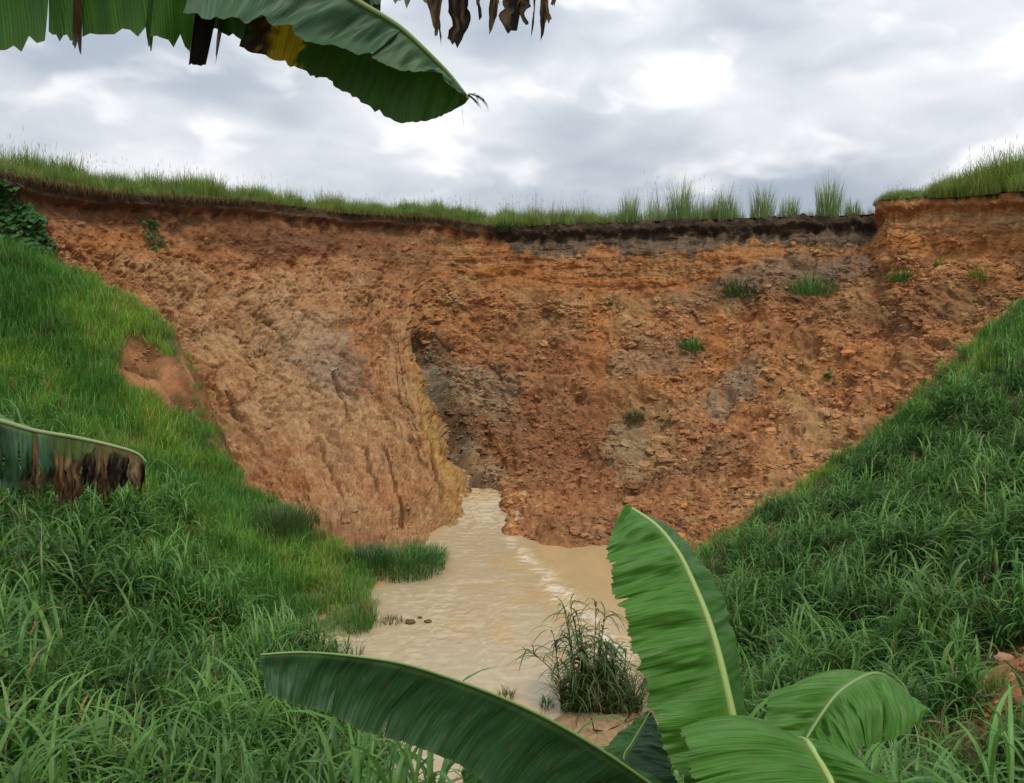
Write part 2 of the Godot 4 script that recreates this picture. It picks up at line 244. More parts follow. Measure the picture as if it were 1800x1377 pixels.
class Buf:
	var v := PackedVector3Array()
	var n := PackedVector3Array()
	var c := PackedColorArray()
	var uv := PackedVector2Array()
	var idx := PackedInt32Array()

	func mesh() -> ArrayMesh:
		var a := []
		a.resize(Mesh.ARRAY_MAX)
		a[Mesh.ARRAY_VERTEX] = v
		a[Mesh.ARRAY_NORMAL] = n
		a[Mesh.ARRAY_COLOR] = c
		if uv.size() == v.size():
			a[Mesh.ARRAY_TEX_UV] = uv
		a[Mesh.ARRAY_INDEX] = idx
		var m := ArrayMesh.new()
		m.add_surface_from_arrays(Mesh.PRIMITIVE_TRIANGLES, a)
		return m

	# A grid of nu x nv points (row after row); normals from its own neighbours.
	func grid(p: PackedVector3Array, col: PackedColorArray, nu: int, nv: int, flip := false, uvs := PackedVector2Array()) -> void:
		var o := v.size()
		v.append_array(p)
		c.append_array(col)
		if uvs.size():
			uv.append_array(uvs)
		for j in nv:
			for i in nu:
				var a := p[j * nu + mini(i + 1, nu - 1)] - p[j * nu + maxi(i - 1, 0)]
				var b := p[mini(j + 1, nv - 1) * nu + i] - p[maxi(j - 1, 0) * nu + i]
				var k := b.cross(a).normalized()
				n.append(-k if flip else k)
		for j in nv - 1:
			for i in nu - 1:
				var q := o + j * nu + i
				if flip:
					idx.append_array([q, q + nu, q + 1, q + 1, q + nu, q + nu + 1])
				else:
					idx.append_array([q, q + 1, q + nu, q + 1, q + nu + 1, q + nu])

	# One grass blade: a ribbon that leaves p towards az and bends from lean0 to lean1 (radians off the vertical).
	func blade(p: Vector3, az: float, lean0: float, lean1: float, length: float, width: float, col: Color, segs: int, power := 1.5, twist := 0.0) -> void:
		var o := v.size()
		var out := Vector3(cos(az), 0, sin(az))
		var side := Vector3(-sin(az), 0, cos(az))
		side = (side + Vector3.UP * twist).normalized()
		var q := p
		for k in segs + 1:
			var t := float(k) / segs
			var lean := lerpf(lean0, lean1, pow(t, power))
			var dir := Vector3.UP * cos(lean) + out * sin(lean)
			var w := width * 0.5 * minf(1.0, 0.45 + t * 3.0) * (1.0 - pow(t, 2.2))
			var nn := dir.cross(side).normalized()
			if k == segs:
				v.append(q)
				n.append(nn)
				c.append(col)
			else:
				v.append(q - side * w)
				v.append(q + side * w)
				n.append((nn - side * 0.35).normalized())
				n.append((nn + side * 0.35).normalized())
				c.append(col)
				c.append(col)
			q += dir * (length / segs)
		for k in segs:
			var b := o + k * 2
			if k == segs - 1:
				idx.append_array([b, b + 1, b + 2])
			else:
				idx.append_array([b, b + 1, b + 2, b + 1, b + 3, b + 2])

	# A round bar along points, radius from r0 to r1.
	func tube(pts: Array, r0: float, r1: float, col0: Color, col1: Color, sides := 7, squash := 1.0) -> void:
		var o := v.size()
		var m := pts.size()
		var up := Vector3.UP
		for k in m:
			var t := float(k) / (m - 1)
			var d: Vector3 = (pts[mini(k + 1, m - 1)] - pts[maxi(k - 1, 0)]).normalized()
			var s := d.cross(up)
			if s.length() < 0.05:
				s = d.cross(Vector3.RIGHT)
			s = s.normalized()
			var w := s.cross(d).normalized()
			var r := lerpf(r0, r1, t)
			for i in sides + 1:
				var a := TAU * i / sides
				var e := s * cos(a) + w * sin(a) * squash
				v.append(pts[k] + e * r)
				n.append(e.normalized())
				c.append(col0.lerp(col1, t))
				if uv.size() or o == 0:
					uv.append(Vector2(t * 4.0, float(i) / sides))
		for k in m - 1:
			for i in sides:
				var q := o + k * (sides + 1) + i
				idx.append_array([q, q + 1, q + sides + 1, q + 1, q + sides + 2, q + sides + 1])


# ---------- helpers ----------
func numbered(called: String) -> String:
	var k: int = taken.get(called, 0)
	taken[called] = k + 1
	return called if k == 0 else "%s_%03d" % [called, k]


func tag(o: Node3D, label: String, category: String, group := "", kind := "") -> Node3D:
	if label:
		o.set_meta("label", label)
	if category:
		o.set_meta("category", category)
	if group:
		o.set_meta("group", group)
	if kind:
		o.set_meta("kind", kind)
	return o


func put(called: String, m: Mesh, mat: Material, parent: Node = null) -> MeshInstance3D:
	var o := MeshInstance3D.new()
	o.name = numbered(called) if parent == null else called
	o.mesh = m
	o.material_override = mat
	if parent == null:
		add_child(o, true)
	else:
		parent.add_child(o, true)
	return o


func thing(called: String, at: Vector3, label: String, category: String, group := "") -> Node3D:
	var o := Node3D.new()
	o.name = numbered(called)
	o.position = at
	add_child(o, true)
	tag(o, label, category, group)
	return o


func many(called: String, m: Mesh, mat: Material, where: Array, colors: PackedColorArray, parent: Node = null) -> MultiMeshInstance3D:
	var mm := MultiMesh.new()
	mm.transform_format = MultiMesh.TRANSFORM_3D
	mm.use_colors = true
	mm.mesh = m
	mm.instance_count = where.size()
	for i in where.size():
		mm.set_instance_transform(i, where[i])
		mm.set_instance_color(i, colors[i])
	var o := MultiMeshInstance3D.new()
	o.name = numbered(called) if parent == null else called
	o.multimesh = mm
	o.material_override = mat
	if parent == null:
		add_child(o, true)
	else:
		parent.add_child(o, true)
	o.set_meta("kind", "stuff")
	return o


func noise(s: int, f: float, octaves := 4, kind := FastNoiseLite.TYPE_SIMPLEX_SMOOTH, fractal := FastNoiseLite.FRACTAL_FBM) -> FastNoiseLite:
	var q := FastNoiseLite.new()
	q.seed = s
	q.frequency = f
	q.noise_type = kind
	q.fractal_type = fractal if octaves > 1 else FastNoiseLite.FRACTAL_NONE
	q.fractal_octaves = octaves
	return q


func spline(P: Array, t: float) -> Vector3:
	var m := P.size()
	var i := clampi(int(floor(t)), 0, m - 2)
	var f := t - i
	var p0: Vector3 = P[maxi(i - 1, 0)]
	var p1: Vector3 = P[i]
	var p2: Vector3 = P[i + 1]
	var p3: Vector3 = P[mini(i + 2, m - 1)]
	return 0.5 * ((2.0 * p1) + (p2 - p0) * f + (2.0 * p0 - 5.0 * p1 + 4.0 * p2 - p3) * (f * f) + (3.0 * p1 - p0 - 3.0 * p2 + p3) * (f * f * f))


var tps_x := PackedFloat32Array()
var tps_z := PackedFloat32Array()
var tps_w := PackedFloat32Array()


func land_height(x: float, z: float) -> float:
	var h: float = TPSL[0] + TPSL[1] * x + TPSL[2] * z
	for i in tps_x.size():
		var a := tps_x[i] - x
		var b := tps_z[i] - z
		var r := a * a + b * b
		if r > 1e-8:
			h += tps_w[i] * 0.5 * r * log(r)
	return h


var land_poly := PackedVector2Array()


func land_distance(p: Vector2) -> float:  # above 0 outside the grassy land
	var d := 1e9
	var m := land_poly.size()
	for i in m:
		var a := land_poly[i]
		var e := land_poly[(i + 1) % m] - a
		var w := p - a
		d = minf(d, (w - e * clampf(w.dot(e) / e.length_squared(), 0.0, 1.0)).length_squared())
	d = sqrt(d)
	return -d if Geometry2D.is_point_in_polygon(p, land_poly) else d


func soil_material(rough := 0.95) -> StandardMaterial3D:
	var m := StandardMaterial3D.new()
	m.vertex_color_use_as_albedo = true
	m.roughness = rough
	m.metallic_specular = 0.25
	return m


func make_materials() -> void:
	var q := noise(3, 0.02, 5)
	var grain := NoiseTexture2D.new()
	grain.width = 512
	grain.height = 512
	grain.seamless = true
	grain.noise = q
	var ramp := Gradient.new()
	ramp.set_color(0, Color(0.72, 0.72, 0.72))
	ramp.set_color(1, Color(1, 1, 1))
	grain.color_ramp = ramp
	var s := soil_material()
	s.albedo_texture = grain
	s.uv1_triplanar = true
	s.uv1_world_triplanar = true
	s.uv1_scale = Vector3(0.7, 0.7, 0.7)
	s.heightmap_enabled = true
	s.heightmap_texture = grain
	s.heightmap_scale = 9.0
	M.soil = s
	M.clod = soil_material()
	var g := StandardMaterial3D.new()
	g.vertex_color_use_as_albedo = true
	g.roughness = 0.40
	g.metallic_specular = 0.42
	g.cull_mode = BaseMaterial3D.CULL_DISABLED
	g.backlight_enabled = true
	g.backlight = Color(0.85, 0.85, 0.85)
	M.grass = g
	var d: StandardMaterial3D = g.duplicate()
	d.roughness = 0.85
	d.metallic_specular = 0.2
	M.dry = d
	var w := StandardMaterial3D.new()
	w.vertex_color_use_as_albedo = true
	w.roughness = 0.22
	w.metallic_specular = 0.5
	M.water = w
	# veins of a banana leaf: fine lines across the blade
	var im := Image.create(1024, 8, false, Image.FORMAT_RGB8)
	var hi := Image.create(1024, 8, false, Image.FORMAT_RGB8)
	var fine := noise(9, 0.11, 3)
	var wide := noise(10, 0.03, 2)
	for x in 1024:
		var a := fine.get_noise_1d(x) * 0.9 + 0.28 * sin(x * TAU / 8.0) + 0.3 * wide.get_noise_1d(x)
		var k := clampf(0.86 + 0.16 * a, 0.0, 1.0)
		var b := clampf(0.5 + 0.5 * a, 0.0, 1.0)
		for y in 8:
			im.set_pixel(x, y, Color(k, k, k))
			hi.set_pixel(x, y, Color(b, b, b))
	hi.bump_map_to_normal_map(3.0)
	var l := StandardMaterial3D.new()
	l.vertex_color_use_as_albedo = true
	l.albedo_texture = ImageTexture.create_from_image(im)
	l.normal_enabled = true
	l.normal_texture = ImageTexture.create_from_image(hi)
	l.normal_scale = 0.45
	l.roughness = 0.46
	l.metallic_specular = 0.38
	l.cull_mode = BaseMaterial3D.CULL_DISABLED
	l.backlight_enabled = true
	l.backlight = Color(0.60, 0.60, 0.60)
	M.leaf = l
	var r := StandardMaterial3D.new()
	r.vertex_color_use_as_albedo = true
	r.roughness = 0.45
	r.cull_mode = BaseMaterial3D.CULL_DISABLED
	M.rib = r


func make_sky() -> ImageTexture:
	var W := 3072
	var H := 1536
	var big := noise(21, 1.7, 4)
	var puff := noise(22, 4.6, 5)
	var warp := noise(23, 5.5, 4)
	var im := Image.create(W, H, false, Image.FORMAT_RGBF)
	im.fill(Color(0.20, 0.19, 0.15))
	# finely near the horizon, coarsely above
	for part in [[0.0, 38.0, 1], [38.0, 90.0, 4]]:
		var step: int = part[2]
		var y0 := int((90.0 - part[1]) / 180.0 * H)
		var y1 := int((90.0 - part[0]) / 180.0 * H)
		var w := W / step
		var h := (y1 - y0) / step
		var data := PackedFloat32Array()
		data.resize(w * h * 3)
		var at := 0
		for j in h:
			var el := PI / 2.0 - PI * (y0 + (j + 0.5) * step) / H
			var ce := cos(el)
			var se := sin(el)
			for i in w:
				var az := ((i + 0.5) / w - 0.5) * TAU
				var d := Vector3(sin(az) * ce, se, -cos(az) * ce)
				var e3 := Vector3(d.x, d.y * 2.3, d.z)
				var ww := warp.get_noise_3dv(e3)
				var w2 := warp.get_noise_3d(e3.x + 9.0, e3.y, e3.z)
				var pf := puff.get_noise_3d(e3.x + ww * 0.05, e3.y + w2 * 0.05, e3.z)
				var t := 0.43 + big.get_noise_3d(e3.x, e3.y + ww * 0.06, e3.z) * 0.85 + smoothstep(0.02, 0.50, pf) * 0.30 - 0.02 + pf * 0.26
				if step == 1 and absf(az) < 0.75:
					for s in SKY_LOBES:
						var c: Vector3 = s[0]
						var da: float = (az - atan2(c.x, -c.z)) / s[1] + ww * 0.9
						var de: float = (el - asin(c.y)) / s[2] + w2 * 0.9
						var q: float = da * da + de * de
						if q < 6.0:
							t += 0.40 * s[3] * exp(-q)
				t = clampf(t, 0.0, 1.25)
				var sm := t * t * (3.0 - 2.0 * t) if t < 1.0 else 1.0 + (t - 1.0) * 0.4
				var r := lerpf(0.40, 0.93, sm)
				var g := lerpf(0.46, 0.94, sm)
				var b := lerpf(0.54, 0.96, sm)
				var e := 0.88 * (1.0 + 0.6 * se)
				data[at] = r * e
				data[at + 1] = g * e
				data[at + 2] = b * e
				at += 3
		var p := Image.create_from_data(w, h, false, Image.FORMAT_RGBF, data.to_byte_array())
		if step > 1:
			p.resize(W, y1 - y0, Image.INTERPOLATE_BILINEAR)
		im.blit_rect(p, Rect2i(0, 0, W, y1 - y0), Vector2i(0, y0))
	return ImageTexture.create_from_image(im)


# ---------- gully wall ----------
var wall_nu := 0
var wall_nv := 0
var wall_p := PackedVector3Array()
var wall_n := PackedVector3Array()
var wall_c := PackedColorArray()
var wall_u := PackedFloat32Array()
var wall_v := PackedFloat32Array()


func rim_at(u: float) -> Vector3:
	var col := []
	for c in WALL:
		col.append(c[0])
	return spline(col, u)


func make_wall() -> MeshInstance3D:
	for i in GAPS.size():
		for k in GAPS[i]:
			wall_u.append(i + float(k) / GAPS[i])
	wall_u.append(GAPS.size())
	var steps := [120, 110, 110, 110, 14]
	for i in 5:
		for k in steps[i]:
			wall_v.append(i + float(k) / steps[i])
	wall_v.append(5.0)
	var nu := wall_u.size()
	var nv := wall_v.size()
	wall_nu = nu
	wall_nv = nv
	var base := PackedVector3Array()
	base.resize(nu * nv)
	var rows := []
	for j in 6:
		var r := []
		for c in WALL:
			r.append(c[j])
		rows.append(r)
	for i in nu:
		var u := wall_u[i]
		var col := []
		for j in 6:
			col.append(spline(rows[j], u))
		# straight scarp, then a smooth slope
		for j in nv:
			var v := wall_v[j]
			if v < 1.0:
				base[j * nu + i] = (col[0] as Vector3).lerp(col[1], v)
			else:
				var s := spline([col[0].lerp(col[1], 0.5), col[1], col[2], col[3], col[4], col[5]], v)
				base[j * nu + i] = s
	var lump := noise(1, 0.35, 3)
	var mid := noise(2, 1.1, 4)
	var rub := noise(4, 2.2, 3, FastNoiseLite.TYPE_CELLULAR)
	rub.cellular_return_type = FastNoiseLite.RETURN_DISTANCE
	var streak := noise(14, 1.0, 4)
	var net := noise(13, 0.75, 2, FastNoiseLite.TYPE_CELLULAR)
	net.cellular_return_type = FastNoiseLite.RETURN_DISTANCE2_SUB
	var crack := noise(5, 1.0, 4, FastNoiseLite.TYPE_SIMPLEX_SMOOTH, FastNoiseLite.FRACTAL_RIDGED)
	var flute := noise(6, 1.0, 3)
	var strata := noise(7, 1.0, 3)
	var hue := noise(8, 0.22, 4)
	var hue2 := noise(11, 1.3, 4)
	var bright := noise(12, 3.2, 3)
	var cleft: Array = [9.050, 2.000, 3.906]
	wall_p.resize(nu * nv)
	wall_c.resize(nu * nv)
	for j in nv:
		var v := wall_v[j]
		var near_blobs := []
		for q in BLOBS:
			if absf(v - q[1]) < q[3] * 1.62:
				near_blobs.append(q)
		var row_cracks := []
		for q in CRACKS:
			for e in q.size() - 1:
				if v >= q[e].y and v < q[e + 1].y:
					row_cracks.append([lerpf(q[e].x, q[e + 1].x, (v - q[e].y) / (q[e + 1].y - q[e].y)) + 0.04 * mid.get_noise_1d(v * 6.0), 0.030 + 0.012 * mid.get_noise_1d(v * 9.0 + 7.0)])
		var j0 := maxi(j - 1, 0)
		var j1 := mini(j + 1, nv - 1)
		for i in nu:
			var k := j * nu + i
			var u := wall_u[i]
			var p := base[k]
			var a := base[j * nu + mini(i + 1, nu - 1)] - base[j * nu + maxi(i - 1, 0)]
			var b := base[j1 * nu + i] - base[j0 * nu + i]
			var nn := b.cross(a).normalized()
			var below: float = base[i].y - p.y
			var scarp := 1.0 - smoothstep(0.85, 1.35, v)
			var left := 1.0 - smoothstep(7.2, 8.6, u)
			var slope := 1.0 - scarp
			var talus := slope * smoothstep(8.4, 9.4, u) * (0.4 + 0.6 * smoothstep(1.3, 2.2, v))
			var fall_r := smoothstep(13.5, 15.0, u)
			var L := lump.get_noise_3dv(p)
			var d := L * (0.55 + 0.35 * smoothstep(9.0, 10.0, u)) * (1.0 - 0.5 * scarp)
			var m := mid.get_noise_3dv(p)
			var m2 := bright.get_noise_3d(p.x * 0.9, p.y * 2.0 - p.x * 0.5, p.z)
			d += m * (0.09 + 0.22 * talus + 0.12 * scarp)
			# rubble
			var R := 0.0
			if talus > 0.02 or (slope > 0.02 and left > 0.02):
				R = rub.get_noise_3d(p.x + 0.5 * left * p.y + m * 0.3, p.y * 1.5 - left * p.x * 0.2, p.z * 0.8)
				d -= (R + 0.45) * (0.26 * talus + 0.05 * slope * left)
				d += m2 * 0.07 * talus
			# rills that run down the left buttress
			var along := u * 2.2 + p.y * 0.28
			var rill := 0.0
			var hs := 0.0
			if left > 0.01:
				var lane := u - 0.5 * v * (1.0 - smoothstep(4.5, 7.8, u))
				var sk := streak.get_noise_3d(lane * 13.0 + 0.9 * m, v * 1.6, p.y * 0.10)
				d += (sk * 0.09 + 0.05 * m2) * left * slope
				hs = sk
				rill = crack.get_noise_3d(along * 0.55 + 0.5 * m + L * 0.4, v * 1.1 + p.y * 0.08, 3.0)
				d -= maxf(0.0, rill - 0.35) * 0.42 * left * slope
			var cr := 1.0
			if slope > 0.02:
				cr = net.get_noise_3d(p.x + m * 0.6 + 0.5 * left * p.y, p.y * 1.3 + L * 0.5, p.z + m * 0.4) + 1.0
				d -= 0.16 * slope * (1.0 - smoothstep(0.0, 0.16, cr))
			# scarp: upright flutes and level beds
			var fl := flute.get_noise_3d(p.x * 1.3 + p.z * 0.7, p.y * 0.28, p.z * 0.3)
			var st := strata.get_noise_3d(p.x * 0.22, p.y * 2.3 + L * 0.8, p.z * 0.22)
			if scarp > 0.01:
				d += scarp * (fl * 0.34 + st * (0.04 + 0.10 * smoothstep(8.0, 10.0, u)))
				var fine_bed := absf(st * 3.0 - floor(st * 3.0) - 0.5)
				d += scarp * (fine_bed - 0.25) * 0.09 * smoothstep(9.0, 10.5, u) * clampf(0.5 + L * 1.5, 0.0, 1.0)
			# turf lip over a hollow
			var jag := flute.get_noise_3d(p.x * 2.3, 7.0, p.z * 2.3)
			var lip := 0.34 + jag * 0.3
			if below < 2.0:
				d += 0.42 * (1.0 - smoothstep(lip, lip + 0.25, below)) * smoothstep(-0.02, 0.12, below + 0.12)
				d -= (0.20 + 0.35 * L) * smoothstep(lip, lip + 0.2, below) * (1.0 - smoothstep(lip + 0.3, 1.6, below))
			for cq in row_cracks:
				var dc: float = absf(u - cq[0] - 0.03 * m) / cq[1]
				if dc < 2.0:
					d -= 0.30 * (1.0 - smoothstep(0.5, 1.6, dc))
			# the cleft where the stream comes out behind the left buttress
			var fade := smoothstep(0.0, 0.35, v)
			if v > 3.85:
				d *= 1.0 - 0.5 * smoothstep(3.85, 4.05, v)
			var edge := 8.55 + (v - 2.0) * 0.16 + 0.28 * mid.get_noise_2d(v * 1.5, 4.0)
			var inside := smoothstep(edge, edge + 0.09, u) * (1.0 - smoothstep(edge + 0.24, edge + 0.85, u)) * smoothstep(1.85, 2.02, v) * (1.0 - smoothstep(3.5, 4.0, v))
			d -= 2.0 * inside * (1.0 + 0.5 * L)
			p += nn * d * maxf(fade, 0.35)
			if below < 1.2:
				p.y += (jag * 0.16 + 0.10 * fl - 0.03) * (1.0 - smoothstep(0.2, 1.2, below))
			wall_p[k] = p
			# ---- colour of the soil, with shade painted into gaps and cleft
			var h := hue.get_noise_3d(p.x, p.y * 2.0, p.z)
			var h2 := hue2.get_noise_3d(p.x, p.y * 1.5, p.z)
			var h3 := bright.get_noise_3dv(p)
			var c := Color(0.44, 0.225, 0.105).lerp(Color(0.45, 0.215, 0.108), smoothstep(8.0, 10.0, u) * 0.85)
			c = c.lerp(Color(0.45, 0.20, 0.085), clampf(h * 1.7, 0.0, 0.8))
			c = c.lerp(Color(0.45, 0.30, 0.155), clampf(-h * 1.5, 0.0, 0.7))
			c = c.lerp(Color(0.22, 0.125, 0.080), clampf(h2 * 1.8 - 0.15, 0.0, 0.6) * (0.45 + 0.55 * talus))
			c = c.lerp(Color(0.52, 0.35, 0.20), clampf(-h2 * 1.5 - 0.15, 0.0, 0.45))
			c = c.lerp(Color(0.17, 0.10, 0.065), clampf((R + 0.42) * 2.2 - 0.55, 0.0, 0.55) * (0.2 * left + talus))  # sunken gaps between lumps darkened: shade painted into the colour
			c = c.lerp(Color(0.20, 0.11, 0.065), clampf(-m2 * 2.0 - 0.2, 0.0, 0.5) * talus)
			if left > 0.01:
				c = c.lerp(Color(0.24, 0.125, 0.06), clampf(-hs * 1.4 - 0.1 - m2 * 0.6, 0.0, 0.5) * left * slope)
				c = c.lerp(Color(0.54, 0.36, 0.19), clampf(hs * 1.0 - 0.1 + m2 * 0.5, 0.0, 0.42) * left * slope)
			if scarp > 0.01:
				c = c.lerp(Color(0.44, 0.185, 0.075), scarp * clampf(0.25 + st * 1.3 + fl * 0.6, 0.0, 0.75))
				c = c.lerp(Color(0.46, 0.31, 0.17), scarp * clampf(-st * 1.6 - 0.1, 0.0, 0.55))
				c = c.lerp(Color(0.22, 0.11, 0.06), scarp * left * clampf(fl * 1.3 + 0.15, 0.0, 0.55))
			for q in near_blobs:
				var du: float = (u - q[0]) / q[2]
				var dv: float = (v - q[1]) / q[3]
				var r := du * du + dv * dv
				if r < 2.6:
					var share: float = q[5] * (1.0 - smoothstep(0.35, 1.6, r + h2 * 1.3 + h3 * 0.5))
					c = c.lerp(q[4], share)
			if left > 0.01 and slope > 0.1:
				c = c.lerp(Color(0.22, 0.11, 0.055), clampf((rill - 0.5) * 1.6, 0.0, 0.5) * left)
			# black topsoil under the turf, thick in the middle of the rim
			var deep := 0.36 + jag * 0.5 + 1.25 * (0.80 + 0.6 * L) * smoothstep(9.9, 10.6, u) * (1.0 - smoothstep(15.8, 16.15, u)) - 0.25 * smoothstep(16.2, 16.8, u)
			if below < deep + 0.8:
				var hum := 1.0 - smoothstep(deep - 0.12, deep + 0.12 + 0.3 * (1.0 - smoothstep(9.5, 10.5, u)), below + h2 * 0.15)
				var dark := Color(0.060, 0.044, 0.036).lerp(Color(0.22, 0.165, 0.13), smoothstep(0.62, 0.95, below + h2 * 0.35 + st * 0.2) * 0.85)
				dark = dark.lerp(Color(0.17, 0.12, 0.09), clampf(h2 * 1.6 + st * 0.8, 0.0, 0.6))
				dark = dark.lerp(Color(0.16, 0.10, 0.065), 0.5 * (1.0 - smoothstep(9.0, 10.0, u)))
				c = c.lerp(dark, hum)
			c = c * (1.0 + 0.38 * h3)
			c.g *= 0.95
			c.b *= 0.80 + 0.08 * left
			c.a = 1.0
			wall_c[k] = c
	var buf := Buf.new()
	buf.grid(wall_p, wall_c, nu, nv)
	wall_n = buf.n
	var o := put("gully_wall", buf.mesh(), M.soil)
	tag(o, "steep curved wall of bare orange soil around the gully", "", "", "structure")
	return o


func lump_mesh(s: int, bumps: float) -> ArrayMesh:
	var sp := SphereMesh.new()
	sp.radial_segments = 7
	sp.rings = 4
	sp.radius = 1.0
	sp.height = 2.0
	var a := sp.get_mesh_arrays()
	var q := noise(s, 0.9, 2)
	var v: PackedVector3Array = a[Mesh.ARRAY_VERTEX]
	for i in v.size():
		var d := v[i]
		var k := 1.0 + bumps * q.get_noise_3dv(d * 1.2)
		# knock flat faces into it
		var r := d * k
		r.x = clampf(r.x, -0.82, 0.86)
		r.y = clampf(r.y, -0.7, 0.74)
		v[i] = Vector3(r.x, r.y * 0.8, r.z)
	var st := SurfaceTool.new()
	st.begin(Mesh.PRIMITIVE_TRIANGLES)
	st.set_smooth_group(-1)
	var ix: PackedInt32Array = a[Mesh.ARRAY_INDEX]
	for k in ix:
		st.set_smooth_group(-1)
		st.set_color(Color.WHITE)
		st.add_vertex(v[k])
	st.generate_normals()
	return st.commit()


func make_clods(wall: MeshInstance3D) -> void:
	var kinds := []
	for k in 6:
		kinds.append(lump_mesh(40 + k, 0.75))
	var where := [[], [], [], [], [], []]
	var cols := []
	for k in 6:
		cols.append(PackedColorArray())
	var patch := noise(31, 0.45, 3)
	var big := 0
	var tries := 0
	while tries < 150000:
		tries += 1
		var i := rng.randi_range(0, wall_nu - 1)
		var j := rng.randi_range(60, wall_nv - 16)
		var u := wall_u[i]
		var v := wall_v[j]
		var p := wall_p[j * wall_nu + i]
		if u < 1.6 or u > 19.3:
			continue
		var w := 0.12
		if u > 8.6:
			w = 1.0 if v > 1.25 else 0.10
		elif v > 1.2:
			w = 0.035 + 0.12 * smoothstep(3.3, 3.9, v)
		w *= clampf(0.55 + patch.get_noise_3dv(p) * 1.6, 0.06, 1.0)
		if rng.randf() > w:
			continue
		var c := wall_c[j * wall_nu + i]
		var b := rng.randf_range(0.66, 1.04)
		c = Color(c.r * b, c.g * b * rng.randf_range(0.95, 1.05), c.b * b)
		var size := 0.024 * exp(absf(rng.randfn(0.0, 0.74)))
		if u > 8.6 and v > 2.6 and rng.randf() < 0.06:
			size *= 1.7
		size = minf(size, 0.24) * (0.75 if u < 8.6 else 1.0)
		var basis := Basis.from_euler(Vector3(rng.randf() * TAU, rng.randf() * TAU, rng.randf() * TAU)).scaled(Vector3(1.3, 0.72, 1.0) * size)
		var t := Transform3D(basis, p + wall_n[j * wall_nu + i] * size * -0.05)
		var k := rng.randi_range(0, 5)
		if size > 0.14 and big < 200:
			big += 1
			var o := put("clod", kinds[k], tinted(c), wall)
			o.transform = t
			continue
		where[k].append(t)
		cols[k].append(c)
	# crumbs on the bare earth of the banks
	for b in BARE:
		for e in 240:
			var a := rng.randf() * TAU
			var r: float = sqrt(rng.randf()) * b.z * 1.15
			var x: float = b.x + cos(a) * r
			var z: float = b.y + sin(a) * r
			var dd := land_distance(Vector2(x, z))
			if dd > 0.0:
				continue
			var size := minf(0.012 * exp(absf(rng.randfn(0.0, 0.85))), 0.11)
			var k := rng.randi_range(0, 5)
			var tone := rng.randf_range(0.6, 1.1)
			where[k].append(Transform3D(Basis.from_euler(Vector3(rng.randf() * TAU, rng.randf() * TAU, rng.randf() * TAU)).scaled(Vector3(1.3, 0.8, 1.0) * size), Vector3(x, land_height(x, z), z)))
			cols[k].append(Color(0.36 * tone, 0.17 * tone, 0.075 * tone))
	for k in 6:
		many("loose_soil", kinds[k], M.clod, where[k], cols[k], wall)


var tints := {}


func tinted(c: Color) -> StandardMaterial3D:  # a few shared soil tones for the clods built one by one
	var key := "%d %d %d" % [int(c.r * 14.0), int(c.g * 20.0), int(c.b * 26.0)]
	if not tints.has(key):
		var m := soil_material()
		m.albedo_color = c.linear_to_srgb()
		tints[key] = m
	return tints[key]


